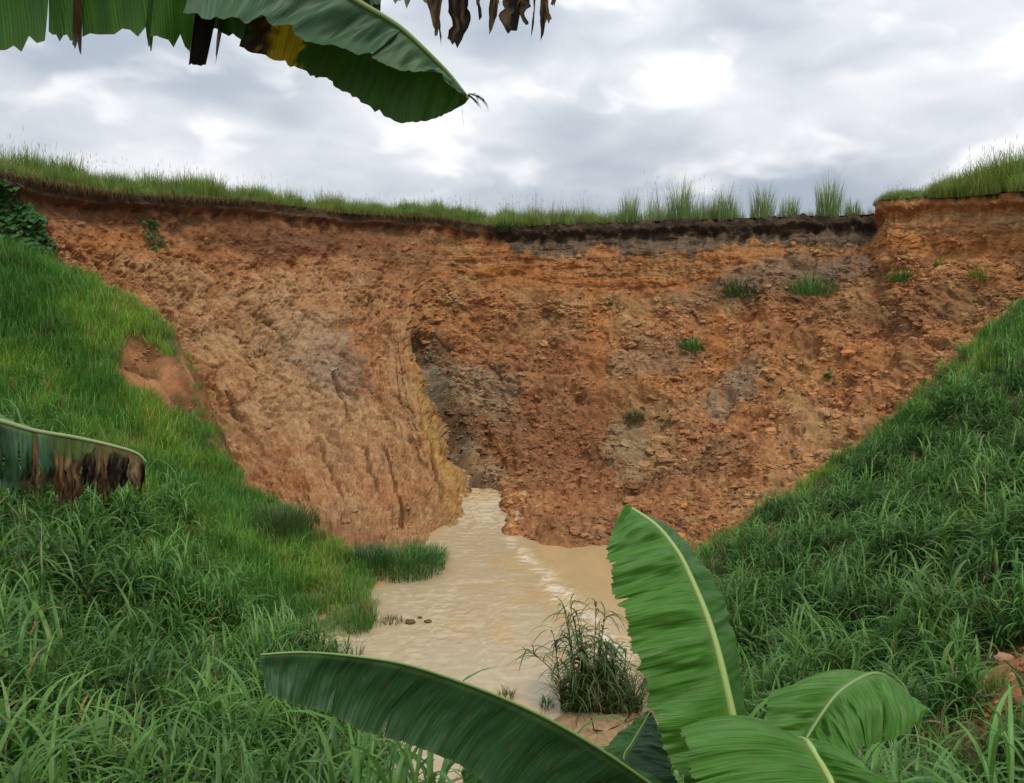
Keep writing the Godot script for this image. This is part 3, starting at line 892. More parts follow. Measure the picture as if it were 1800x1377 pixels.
# ---------- land ----------
func make_land() -> void:
	var x0 := -30.0
	var z0 := -29.0
	var step := 0.16
	var nx := int(60.0 / step) + 1
	var nz := int(38.0 / step) + 1
	var h := PackedFloat32Array()
	var ok := PackedByteArray()
	h.resize(nx * nz)
	ok.resize(nx * nz)
	var buf := Buf.new()
	var id := PackedInt32Array()
	id.resize(nx * nz)
	id.fill(-1)
	var q := noise(51, 0.9, 4)
	var hue := noise(52, 0.6, 3)
	# heights are smooth: solve the spline on a coarse grid and interpolate
	var cs := 6
	var cx := nx / cs + 2
	var cz := nz / cs + 2
	var coarse := PackedFloat32Array()
	for j in cz:
		for i in cx:
			coarse.append(land_height(x0 + i * cs * step, z0 + j * cs * step))
	for j in nz:
		for i in nx:
			var x := x0 + i * step
			var z := z0 + j * step
			var d := land_distance(Vector2(x, z)) if absf(x) < 20.0 and z < -10.0 or z < -20.0 else -9.0
			if d > 1.3:
				continue
			var fi := float(i) / cs
			var fj := float(j) / cs
			var ci := int(fi)
			var cj := int(fj)
			fi -= ci
			fj -= cj
			var y := lerpf(lerpf(coarse[cj * cx + ci], coarse[cj * cx + ci + 1], fi), lerpf(coarse[(cj + 1) * cx + ci], coarse[(cj + 1) * cx + ci + 1], fi), fj)
			var nse := q.get_noise_2d(x, z)
			var rough := 0.05 + 0.16 * smoothstep(-0.8, 0.2, d)
			y += nse * 0.16 + q.get_noise_2d(x * 3.1 + 50.0, z * 3.1) * rough
			if d > 0.0:
				y -= d * (2.2 + nse)
			var c := Color(0.10, 0.075, 0.04).lerp(Color(0.07, 0.085, 0.03), clampf(0.5 + hue.get_noise_2d(x, z), 0.0, 1.0))
			c = c.lerp(Color(0.36, 0.20, 0.10), smoothstep(-0.25, 0.2, d))
			if d > -0.2:
				c = c.lerp(Color(0.40, 0.19, 0.085) * (1.0 + 1.2 * nse), smoothstep(-0.2, 0.1, d))
			if y < 0.35:
				c = c.lerp(Color(0.42, 0.28, 0.15), smoothstep(0.35, 0.1, y))
			for b in BARE:
				var r: float = Vector2(x - b.x, z - b.y).length() / b.z
				if r < 1.4:
					c = c.lerp(Color(0.34, 0.155, 0.07) * (1.0 + nse * 0.9), 1.0 - smoothstep(0.8, 1.25, r + nse * 0.5))
					y += 0.25 * nse * (1.0 - smoothstep(0.5, 1.2, r))
			id[j * nx + i] = buf.v.size()
			buf.v.append(Vector3(x, y, z))
			c.a = 1.0
			buf.c.append(c)
	buf.n.resize(buf.v.size())
	for j in nz - 1:
		for i in nx - 1:
			var a := id[j * nx + i]
			var b := id[j * nx + i + 1]
			var c := id[(j + 1) * nx + i]
			var e := id[(j + 1) * nx + i + 1]
			if a < 0 or b < 0 or c < 0 or e < 0:
				continue
			buf.idx.append_array([a, b, c, b, e, c])
			var nn := (buf.v[c] - buf.v[a]).cross(buf.v[b] - buf.v[a])
			buf.n[a] += nn
			buf.n[b] += nn
			buf.n[c] += nn
			buf.n[e] += nn
	for i in buf.n.size():
		buf.n[i] = buf.n[i].normalized() if buf.n[i].length_squared() > 0.0 else Vector3.UP
	tag(put("ground", buf.mesh(), M.soil), "soil of the grassy banks around the gully pool", "", "", "structure")
	var far := PlaneMesh.new()
	far.size = Vector2(1600, 1600)
	var fm := StandardMaterial3D.new()
	fm.albedo_color = Color(0.06, 0.08, 0.03).linear_to_srgb()
	fm.roughness = 1.0
	var o := put("far_ground", far, fm)
	o.position.y = -2.6
	tag(o, "low ground reaching to the horizon", "", "", "structure")


func make_plateau() -> void:
	var outs := [-0.12, 0.25, 0.8, 1.6, 3.0, 5.0, 9.0, 18.0, 60.0, 350.0]
	var p := PackedVector3Array()
	var c := PackedColorArray()
	var q := noise(61, 0.6, 3)
	var us := []
	var u := 0.0
	while u <= GAPS.size():
		us.append(u)
		u += 0.08
	for k in outs.size():
		for s in us:
			var r := rim_at(s)
			var a := Vector2(r.x, r.z + 22.0).normalized()
			var d := Vector3(a.x, 0, a.y)
			var x: Vector3 = r + d * outs[k]
			if k == 0:
				x.y += 0.02
			else:
				x.y += q.get_noise_2d(x.x, x.z) * 0.12 - 0.01 * minf(outs[k], 20.0)
			p.append(x)
			c.append(Color(0.08, 0.075, 0.035))
	var buf := Buf.new()
	buf.grid(p, c, us.size(), outs.size(), true)
	tag(put("plateau", buf.mesh(), M.soil), "level ground behind the rim of the gully", "", "", "structure")


func make_water() -> void:
	var step := 0.055
	var x0 := -5.2
	var z0 := -29.6
	var nx := int(12.5 / step) + 1
	var nz := int(18.6 / step) + 1
	var ripple := noise(71, 1.0, 3)
	var fine := noise(72, 1.0, 3)
	var flow := noise(73, 1.0, 4)
	var p := PackedVector3Array()
	var c := PackedColorArray()
	for j in nz:
		for i in nx:
			var x := x0 + i * step
			var z := z0 + j * step
			# the stream: comes in at (0, -29), spreads left and forward, throws a line of foam to the right
			var s := clampf((z + 29.5) / 13.0, 0.0, 1.0)
			var mid := lerpf(0.05, -2.0, s) - 0.5 * sin(s * PI)
			var half := 0.45 + s * 2.6
			var fw := flow.get_noise_3d(x * 0.9, z * 0.30, 1.0)
			var fine_f := flow.get_noise_3d(x * 2.2 + fw * 2.0, z * 3.4, 5.0)
			var fl2 := flow.get_noise_3d(x * 0.45, z * 0.45, 11.0)
			var stream := 1.0 - smoothstep(0.45, 1.45, absf(x - mid) / half + fw * 0.6 + fl2 * 1.3 + fine_f * 0.2)
			# foam seam from the mouth towards the right
			var q := clampf((z + 25.0) / 9.0, 0.0, 1.0)
			var seam_x := -0.1 + q * 2.4 + 0.35 * flow.get_noise_2d(z * 0.8, 9.0)
			var seam := exp(-pow((x - seam_x + fine_f * 0.35) / (0.10 + 0.32 * q), 2.0)) * smoothstep(-25.2, -24.0, z) * (1.0 - smoothstep(-16.5, -14.0, z))
			var rough := 0.008 + 0.016 * stream + 0.03 * seam
			rough *= clampf(0.55 + 1.5 * fl2 + 0.8 * fw, 0.12, 1.4)
			var y := ripple.get_noise_3d(x * 2.4 + fw * 3.0, z * 3.4 + fine_f, 0.0) * rough * 0.8 + fine.get_noise_3d(x * 6.0 + fw * 2.0, z * 8.0, 2.0) * rough * 0.6
			y += smoothstep(-26.0, -29.0, z) * 0.30 + 0.01 - 0.8 * smoothstep(0.45, 0.9, x) * smoothstep(-25.4, -26.4, z)
			if z < -24.0:
				y += fine_f * 0.07 * smoothstep(-24.0, -26.5, z)
			p.append(Vector3(x, y, z))
			var k := Color(0.415, 0.295, 0.145).lerp(Color(0.405, 0.325, 0.200), clampf(stream * 0.95, 0.0, 1.0))
			k = k.lerp(Color(0.50, 0.345, 0.16), clampf(fw * 1.1, 0.0, 0.5) * (1.0 - stream))
			k = k.lerp(Color(0.64, 0.56, 0.42), clampf(seam * (0.45 + fine_f * 1.9), 0.0, 0.85))
			k = k.lerp(Color(0.55, 0.46, 0.31), clampf(stream * (fine_f * 1.5 - 0.1), 0.0, 0.6))
			k = k.lerp(Color(0.38, 0.275, 0.145), clampf(stream * (-fine_f * 1.2 - 0.1), 0.0, 0.4))
			k.a = 1.0
			c.append(k)
	var buf := Buf.new()
	buf.grid(p, c, nx, nz, true)
	tag(put("water", buf.mesh(), M.water), "muddy tan pool and stream at the foot of the wall", "", "", "structure")


# ---------- grass ----------
const GREENS := {"tall": Color(0.072, 0.190, 0.036), "short": Color(0.125, 0.300, 0.045), "dark": Color(0.050, 0.115, 0.035), "mid": Color(0.085, 0.20, 0.045), "yel": Color(0.20, 0.28, 0.045), "olive": Color(0.16, 0.15, 0.055), "dead": Color(0.10, 0.065, 0.04), "straw": Color(0.30, 0.23, 0.11), "pale": Color(0.27, 0.36, 0.14)}


func vary(c: Color, k := 0.25) -> Color:
	var b := rng.randf_range(1.0 - k, 1.0 + k)
	return Color(c.r * b * rng.randf_range(0.85, 1.2), c.g * b, c.b * b * rng.randf_range(0.8, 1.2))


# Tall broad-bladed grass: stalks whose long leaves arch over and hang.
func tall_clump(stalks: int, height: float) -> ArrayMesh:
	var b := Buf.new()
	for s in stalks:
		var a := rng.randf() * TAU
		var at := Vector3(cos(a), 0, sin(a)) * rng.randf_range(0.0, 0.26)
		var hh := height * rng.randf_range(0.6, 1.0)
		var lean := rng.randf_range(0.0, 0.28)
		var la := rng.randf() * TAU
		var top := at + Vector3(cos(la) * sin(lean), cos(lean), sin(la) * sin(lean)) * hh * 0.62
		b.tube([at, (at + top) * 0.5 + Vector3(0.01, 0, 0), top], 0.008, 0.005, Color(0.10, 0.16, 0.05), Color(0.10, 0.18, 0.05), 4)
		b.uv.clear()
		var leaves := rng.randi_range(6, 9)
		var az := rng.randf() * TAU
		for k in leaves:
			var t := float(k) / (leaves - 1)
			az += PI + rng.randf_range(-0.7, 0.7)
			var c := vary(GREENS.tall, 0.42)
			if rng.randf() < 0.015:
				c = vary(GREENS.straw, 0.3)
			elif t > 0.75:
				c = c.lerp(Color(0.14, 0.29, 0.06), 0.55)
			var l0 := lerpf(0.85, 0.1, t) + rng.randf_range(-0.1, 0.15)
			b.blade(at.lerp(top, 0.18 + 0.82 * t), az, l0, l0 + rng.randf_range(1.3, 2.5), hh * rng.randf_range(0.40, 0.62), rng.randf_range(0.024, 0.048), c, 7, 1.25, rng.randf_range(-0.5, 0.5))
	b.uv.clear()
	return b.mesh()


func fine_clump(blades: int, height: float, spread: float, col: Color, width: float, droop: float) -> ArrayMesh:
	var b := Buf.new()
	for k in blades:
		var a := rng.randf() * TAU
		var at := Vector3(cos(a), 0, sin(a)) * sqrt(rng.randf()) * spread
		var c := vary(col, 0.28)
		if rng.randf() < 0.07:
			c = vary(GREENS.straw, 0.2)
		var l0 := rng.randf_range(0.05, 0.4)
		b.blade(at, rng.randf() * TAU, l0, l0 + rng.randf_range(0.2, droop), height * rng.randf_range(0.5, 1.1), width * rng.randf_range(0.7, 1.3), c, 4, 1.4, rng.randf_range(-0.4, 0.4))
	return b.mesh()


func seed_clump(blades: int, height: float, spread: float, col: Color) -> ArrayMesh:  # upright grass with thin culms and seed heads
	var b := Buf.new()
	for k in blades:
		var a := rng.randf() * TAU
		var at := Vector3(cos(a), 0, sin(a)) * sqrt(rng.randf()) * spread
		var l0 := rng.randf_range(0.0, 0.22)
		b.blade(at, rng.randf() * TAU, l0, l0 + rng.randf_range(0.1, 0.9), height * rng.randf_range(0.35, 0.85), rng.randf_range(0.012, 0.024), vary(col, 0.25), 4, 1.6)
	for k in blades / 14:
		var a := rng.randf() * TAU
		var at := Vector3(cos(a), 0, sin(a)) * sqrt(rng.randf()) * spread
		var l := height * rng.randf_range(0.9, 1.25)
		var l0 := rng.randf_range(0.0, 0.15)
		var z := rng.randf() * TAU
		b.blade(at, z, l0, l0 + 0.2, l, 0.009, vary(Color(0.22, 0.24, 0.11)), 3)
		var tip := at + Vector3(cos(z) * sin(l0 + 0.07), cos(l0 + 0.07), sin(z) * sin(l0 + 0.07)) * l * 0.93
		for e in 2:
			b.blade(tip, rng.randf() * TAU, 0.1, 0.6, 0.16, 0.011, vary(Color(0.20, 0.21, 0.11)), 2)
	return b.mesh()


func scatter(called: String, meshes: Array, spots: Array, mat: Material) -> void:
	var where := []
	var cols := []
	for m in meshes:
		where.append([])
		cols.append(PackedColorArray())
	for s in spots:
		var k := rng.randi_range(0, meshes.size() - 1)
		var scale: float = s[1]
		var b := Basis.from_euler(Vector3(rng.randf_range(-0.12, 0.12), rng.randf() * TAU, rng.randf_range(-0.12, 0.12))).scaled(Vector3(scale, scale * rng.randf_range(0.85, 1.15), scale))
		where[k].append(Transform3D(b, s[0]))
		cols[k].append(s[2])
	for k in meshes.size():
		if where[k].size():
			var o := many(called, meshes[k], mat, where[k], cols[k])
			o.set_meta("label", s_label.get(called, ""))
			o.set_meta("category", "grass")


var s_label := {
	"tall_grass": "tall broad-bladed arching grass covering the banks near the water",
	"short_grass": "short bright green grass covering the upper left slope",
	"rim_grass": "grass standing along the rim of the gully",
	"sparse_rim_grass": "sparse pale grass along the middle of the rim",
	"hanging_roots": "dead grass and roots hanging over the left rim",
	"broad_leaved_weeds": "low broad-leaved weeds among the grass on the banks",
	"grass_stalks": "tall pale flowering stalks above the grass on the banks",
	"dry_grass": "brown withered grass among the green on the banks"}


func make_grass() -> void:
	var tall := []
	for k in 9:
		tall.append(tall_clump(rng.randi_range(3, 5), 1.35))
	var short := []
	for k in 5:
		short.append(fine_clump(70, 0.55, 0.30, GREENS.short, 0.014, 1.7))
	var dry := []
	for k in 3:
		dry.append(fine_clump(36, 0.8, 0.25, GREENS.straw.lerp(GREENS.dead, 0.4), 0.014, 2.2))
	var q := noise(81, 0.25, 3)
	var thin := noise(82, 0.7, 2)
	var ts := []
	var ss := []
	var ds := []
	for tries in 30000:
		var z := -lerpf(3.2, 28.0, pow(rng.randf(), 0.75))
		var x := rng.randf_range(-1.0, 1.0) * (1.6 - z * 0.68)
		var raw := land_distance(Vector2(x, z))
		var d := raw + 0.6 * thin.get_noise_2d(x * 0.9 + 40.0, z * 0.9)
		if (d > 0.15 or raw > 0.4) and raw < 1.0 and raw > 0.0 and z < -19.0 and rng.randf() < 0.35:
			(ds if rng.randf() < 0.4 else ss).append([Vector3(x, land_height(x, z) - 0.02 - 2.2 * raw, z), rng.randf_range(0.35, 0.8), Color(1.2, 1.0, 0.8)])
			continue
		if d > 0.15 or raw > 0.4:
			continue
		var p := Vector2(x, z)
		if (z > -5.2 and absf(x) < 2.2 and rng.randf() < 0.9) or Vector2(x, z).length() < 5.6:
			continue
		var bare := 9.0
		for b in BARE:
			bare = minf(bare, Vector2(x - b.x, z - b.y).length() / b.z)
		var nse := q.get_noise_2d(x, z)
		if bare + thin.get_noise_2d(x, z) * 0.5 < 0.95:
			if x < 0.0 and rng.randf() < 0.12:
				ds.append([Vector3(x, land_height(x, z) - 0.05, z), rng.randf_range(0.3, 0.6), Color(0.8, 1.0, 0.7)])
			continue
		var y := land_height(x, z) - 0.06 - 2.2 * maxf(0.0, raw)
		if x > -z * 0.565 and z < -8.4 and z > -12.3 + nse * 1.5:
			if rng.randf() < 0.22:
				(ds if rng.randf() < 0.45 else ss).append([Vector3(x, y, z), rng.randf_range(0.35, 0.7), Color(1.1, 1.0, 0.9)])
			continue
		if y < -0.05 and d > -0.3 and x > -2.0:
			continue
		if z > -14.8 and z < -8.0 and x > -1.9 and x < 2.7 and y < 1.2:  # sand bar and open water edge
			continue
		var near := smoothstep(-20.0, -15.0, z)
		var right := x > 1.0
		var lo := 0.0 if right else smoothstep(-19.0, -14.5, z + nse * 4.0 - (x + 4.0) * 0.25)
		if right:
			lo = 1.0 - 0.75 * smoothstep(-23.0, -25.5, z + nse * 2.0)
		var dens := 0.5 + 0.5 * smoothstep(-0.3, 0.2, thin.get_noise_2d(x * 1.3, z * 1.3) + 0.15)
		if rng.randf() > dens * (0.62 if z > -19.0 or right else 1.0):
			continue
		var tone := rng.randf_range(0.8, 1.2) * (1.0 + nse * 0.5)
		var edge := smoothstep(-1.4, -0.1, d)  # low and yellower towards the bare soil
		if rng.randf() < lo:
			if edge > 0.5 and z < -17.0 and rng.randf() < 0.5:
				ss.append([Vector3(x, y, z), rng.randf_range(0.6, 1.0), Color(tone * 1.2, tone, tone * 0.8)])
				continue
			var size := rng.randf_range(0.6, 1.15) * (0.92 + 0.9 * thin.get_noise_2d(x * 0.8, z * 0.8 + 30.0)) * (1.0 - 0.3 * edge) * lerpf(0.72, 1.0, near)
			ts.append([Vector3(x, y, z), size, Color(tone * rng.randf_range(0.9, 1.15), tone, tone * rng.randf_range(0.9, 1.1))])
			if x > 3.2 and z > -9.8 and rng.randf() < 0.45:
				ts.pop_back()
				(ds if rng.randf() < 0.35 else ss).append([Vector3(x, y, z), rng.randf_range(0.8, 1.3), Color(tone * 1.1, tone, tone)])
			if rng.randf() < 0.02:
				ds.append([Vector3(x, y, z), rng.randf_range(0.6, 1.1), Color(tone, tone, tone)])
		else:
			var yel := clampf(0.5 + nse * 1.5, 0.0, 1.0)
			ss.append([Vector3(x, y, z), rng.randf_range(0.6, 1.25) * (1.0 - 0.25 * edge), Color(tone * (0.80 + 0.70 * yel * yel), tone * (0.92 + 0.16 * yel), tone * 0.95)])
			if rng.randf() < 0.015 + 0.1 * edge:
				ds.append([Vector3(x, y, z), rng.randf_range(0.4, 0.8), Color(tone, tone, tone)])
	var weedy := []
	for k in 3:
		var b := Buf.new()
		for e in 26:
			var a := rng.randf() * TAU
			var h := rng.randf_range(0.15, 0.75)
			var at := Vector3(cos(a) * 0.12, h, sin(a) * 0.12)
			b.blade(at, a + rng.randf_range(-0.5, 0.5), rng.randf_range(0.7, 1.2), rng.randf_range(1.5, 2.1), rng.randf_range(0.16, 0.26), rng.randf_range(0.09, 0.14), vary(Color(0.085, 0.20, 0.05), 0.3), 5, 1.2, rng.randf_range(-0.4, 0.4))
		for e in 4:
			b.blade(Vector3.ZERO, rng.randf() * TAU, 0.05, 0.3, 0.8, 0.014, Color(0.12, 0.14, 0.05), 3)
		weedy.append(b.mesh())
	var stalky := []
	for k in 3:
		var b := Buf.new()
		for e in 4:
			var l0 := rng.randf_range(0.0, 0.3)
			var z := rng.randf() * TAU
			var at := Vector3(rng.randf_range(-0.2, 0.2), 0, rng.randf_range(-0.2, 0.2))
			b.blade(at, z, l0, l0 + 0.25, 1.55 * rng.randf_range(0.8, 1.1), 0.014, vary(Color(0.26, 0.30, 0.14)), 5)
			for f in 5:
				b.blade(at + Vector3(0, 0.25 * f, 0) + Vector3(cos(z), 0, sin(z)) * sin(l0 + 0.04 * f) * 0.25 * f, rng.randf() * TAU, 0.4, 1.9, 0.42, 0.026, vary(Color(0.15, 0.25, 0.07), 0.3), 5)
		stalky.append(b.mesh())
	var ws := []
	var ks := []
	for s in ts:
		if rng.randf() < 0.035:
			ws.append(s)
		elif rng.randf() < 0.03:
			ks.append(s)
	scatter("broad_leaved_weeds", weedy, ws, M.grass)
	scatter("grass_stalks", stalky, ks, M.grass)
	scatter("tall_grass", tall, ts, M.grass)
	scatter("short_grass", short, ss, M.grass)
	scatter("dry_grass", dry, ds, M.dry)
	print("tall %d short %d dry %d" % [ts.size(), ss.size(), ds.size()])


func rim_spot(u: float, back: float, drop := 0.0) -> Vector3:
	var r := rim_at(u)
	var a := Vector2(r.x, r.z + 22.0).normalized()
	return r + Vector3(a.x, 0, a.y) * back + Vector3(0, 0.0 - drop, 0)


func make_rim_grass() -> void:
	var bump := noise(83, 1.0, 3)
	var lush := []
	for k in 4:
		lush.append(fine_clump(80, 1.15, 0.38, Color(0.165, 0.285, 0.05), 0.022, 1.1) if k < 3 else seed_clump(60, 1.25, 0.35, Color(0.14, 0.24, 0.06)))
	var spots := []
	for r in [[1.00, 4.77, 1000, 1.0], [4.77, 10.38, 950, 0.82], [10.25, 12.33, 240, 0.85], [16.56, 19.12, 800, 1.15]]:
		for k in r[2]:
			var u := rng.randf_range(r[0], r[1])
			var tone := rng.randf_range(0.75, 1.25)
			var back: float = rng.randf_range(-0.42, 3.0)
			var grow: float = r[3]
			if r[0] > 15.0:
				grow *= 0.40 + 0.7 * smoothstep(17.0, 18.3, u)
			spots.append([rim_spot(u, back, 0.05), grow * rng.randf_range(0.45, 1.05) * (1.0 + 0.7 * bump.get_noise_1d(u * 3.0)) * (0.55 + 0.45 * smoothstep(-0.2, 1.0, back)), Color(tone * rng.randf_range(0.9, 1.35), tone, tone)])
	scatter("rim_grass", lush, spots, M.grass)
	var pale := []
	for k in 4:
		pale.append(seed_clump(30, 1.6, 0.26, GREENS.pale))
	spots = []
	for k in 420:
		var u := rng.randf_range(10.12, 13.92)
		var tone := rng.randf_range(0.75, 1.25)
		spots.append([rim_spot(u, rng.randf_range(0.0, 2.4), 0.05), rng.randf_range(0.35, 0.85) * (1.0 + 0.9 * bump.get_noise_1d(u * 4.0)), Color(tone, tone, tone)])
	for k in 110:
		var u := rng.randf_range(13.92, 16.00)
		spots.append([rim_spot(u, rng.randf_range(0.0, 1.2), 0.05), rng.randf_range(0.2, 0.45), Color(0.9, 0.85, 0.8)])
	scatter("sparse_rim_grass", pale, spots, M.grass)
	# roots and dead grass that hang from the left rim
	var hang := []
	for k in 3:
		var b := Buf.new()
		for e in 16:
			b.blade(Vector3(rng.randf_range(-0.3, 0.3), 0, rng.randf_range(-0.1, 0.1)), rng.randf() * TAU, rng.randf_range(0.7, 1.3), 3.0, rng.randf_range(0.25, 0.8), 0.014, vary(GREENS.straw.lerp(GREENS.dead, rng.randf()), 0.25), 5, 0.5)
		hang.append(b.mesh())
	spots = []
	for k in 420:
		var u := rng.randf_range(1.00, 4.77) if k < 300 else rng.randf_range(4.77, 10.38)
		spots.append([rim_spot(u, rng.randf_range(-0.45, -0.15), 0.02), rng.randf_range(0.5, 1.1), Color(1, 1, 1)])
	scatter("hanging_roots", hang, spots, M.dry)
	for r in RIM_TUFTS:
		var b := Buf.new()
		var h: float = r[1] * 1.45
		for k in int(60 + 80 * h):
			var a := rng.randf() * TAU
			var at := Vector3(cos(a), 0, sin(a)) * sqrt(rng.randf()) * 0.34 * minf(h, 1.7)
			var l0 := rng.randf_range(0.0, 0.2)
			var f := 1.0 - at.length() * 0.7
			b.blade(at, a + rng.randf_range(-0.6, 0.6), l0, l0 + rng.randf_range(0.1, 0.8), h * f * rng.randf_range(0.45, 1.1), rng.randf_range(0.016, 0.03), vary(GREENS.pale.lerp(GREENS.mid, rng.randf() * 0.7), 0.25), 5, 1.7)
		var o := put("rim_tuft", b.mesh(), M.grass)
		o.position = rim_spot(r[0], 0.25, 0.04)
		tag(o, r[2], "grass tuft", "grass tufts standing on the rim")


func make_slope_plants() -> void:
	for t in TUFTS:
		var b := Buf.new()
		var h: float = t[1] * 1.1
		var wide: float = t[3]
		var dead: bool = t[2] == "dead"
		for k in 300:
			var a := rng.randf() * TAU
			var at := Vector3(cos(a), 0, sin(a)) * pow(rng.randf(), 0.7) * h * 0.7 * wide
			at.y = -0.15 * h + at.z * 0.5 * -1.0 * 0.3
			var l0 := rng.randf_range(0.05, 0.6)
			b.blade(at, a + rng.randf_range(-0.9, 0.9), l0, l0 + rng.randf_range(0.4, 2.2), h * rng.randf_range(0.25, 0.75) * (1.5 - 0.9 * at.length() / (h * 0.7 * wide)) * (0.7 + 0.6 * rng.randf()), 0.035, vary(GREENS[t[2]], 0.35), 4, 1.5)
		var o := put("slope_tuft", b.mesh(), M.dry if dead else M.grass)
		o.position = t[0] + Vector3(0, 0, 0.25)
		tag(o, t[4], t[5], "plants growing on the bare gully slope")
	# creeper on the wall at the upper left
	var vr := Vector2(1.45, 2.15)
	var leafy := Buf.new()
	var stems := Buf.new()
	for k in 1500:
		var u := rng.randf_range(vr.x, vr.y)
		var v := rng.randf_range(0.12, 1.5)
		if u > vr.y - 0.5 * absf(v - 0.9) - 0.12 * sin(v * 9.0):
			continue
		add_wall_leaf(leafy, u, v, rng.randf_range(0.07, 0.13), 0.28)
	var creeper := thing("creeper", wall_at((vr.x + vr.y) / 2.0, 1.4), "dark green leafy creeper hanging on the wall at the upper left corner", "creeper")
	for k in 26:
		var u := rng.randf_range(vr.x, vr.y - 0.2)
		var pts := []
		for e in 8:
			pts.append(wall_at(u + 0.05 * sin(e * 1.7 + k), 0.1 + e * 0.17) + Vector3(0.02, 0, 0.12) - creeper.position)
		stems.tube(pts, 0.014, 0.008, Color(0.10, 0.08, 0.04), Color(0.08, 0.10, 0.04), 4)
	for i in leafy.v.size():
		leafy.v[i] -= creeper.position
	put("stems", stems.mesh(), M.dry, creeper)
	var lm := put("leaves", leafy.mesh(), M.grass, creeper)
	lm.set_meta("kind", "stuff")
	# a strip of weeds hanging on the scarp
	var hw: Array = [3.50, 0.44, 0.97]
	leafy = Buf.new()
	for k in 90:
		var v := rng.randf_range(hw[1], hw[2] + 0.15)
		add_wall_leaf(leafy, hw[0] + rng.randf_range(-0.13, 0.13) + (v - hw[1]) * 0.12, v, rng.randf_range(0.05, 0.10), 0.12)
	var at := wall_at(hw[0], hw[2])
	for i in leafy.v.size():
		leafy.v[i] -= at
	var weed := thing("hanging_weed", at, "narrow strip of small green leaves hanging on the left scarp", "weed")
	put("leaves", leafy.mesh(), M.grass, weed).set_meta("kind", "stuff")
	for k in 3:
		var sb := Buf.new()
		var pts := []
		for e in 6:
			pts.append(wall_at(hw[0] + 0.04 * (k - 1) + 0.02 * e, lerpf(hw[1], hw[2], e / 5.0)) + Vector3(0.02, 0, 0.1) - at)
		sb.tube(pts, 0.012, 0.006, Color(0.10, 0.09, 0.04), Color(0.10, 0.10, 0.04), 4)
		put("stem", sb.mesh(), M.dry, weed)


func wall_index(u: float, v: float) -> int:
	return clampi(wall_v.bsearch(v), 0, wall_nv - 1) * wall_nu + clampi(wall_u.bsearch(u), 0, wall_nu - 1)


func wall_at(u: float, v: float) -> Vector3:
	return wall_p[wall_index(u, v)]


func add_wall_leaf(b: Buf, u: float, v: float, size: float, lift: float) -> void:
	var k := wall_index(u, v)
	var p := wall_p[k] + Vector3(0.15, 0, 0.5).normalized() * (rng.randf() * lift + 0.03)
	var down := Vector3(rng.randf_range(-0.5, 0.5), -0.55, rng.randf_range(0.3, 0.9)).normalized()
	var side := down.cross(Vector3.UP).normalized()
	var nn := down.cross(side).normalized()
	var o := b.v.size()
	var c := vary(Color(0.060, 0.170, 0.05), 0.4)
	for q in [[0.0, 0.0], [-0.55, 0.25], [-0.5, 0.75], [0.0, 1.2], [0.5, 0.75], [0.55, 0.25]]:
		b.v.append(p - side * q[0] * size * 1.5 + down * q[1] * size * 1.3 - nn * absf(q[0]) * size * 0.5)
		b.n.append((nn - side * q[0] * 0.4).normalized())
		b.c.append(c)
	for q in 4:
		b.idx.append_array([o, o + q + 1, o + q + 2])


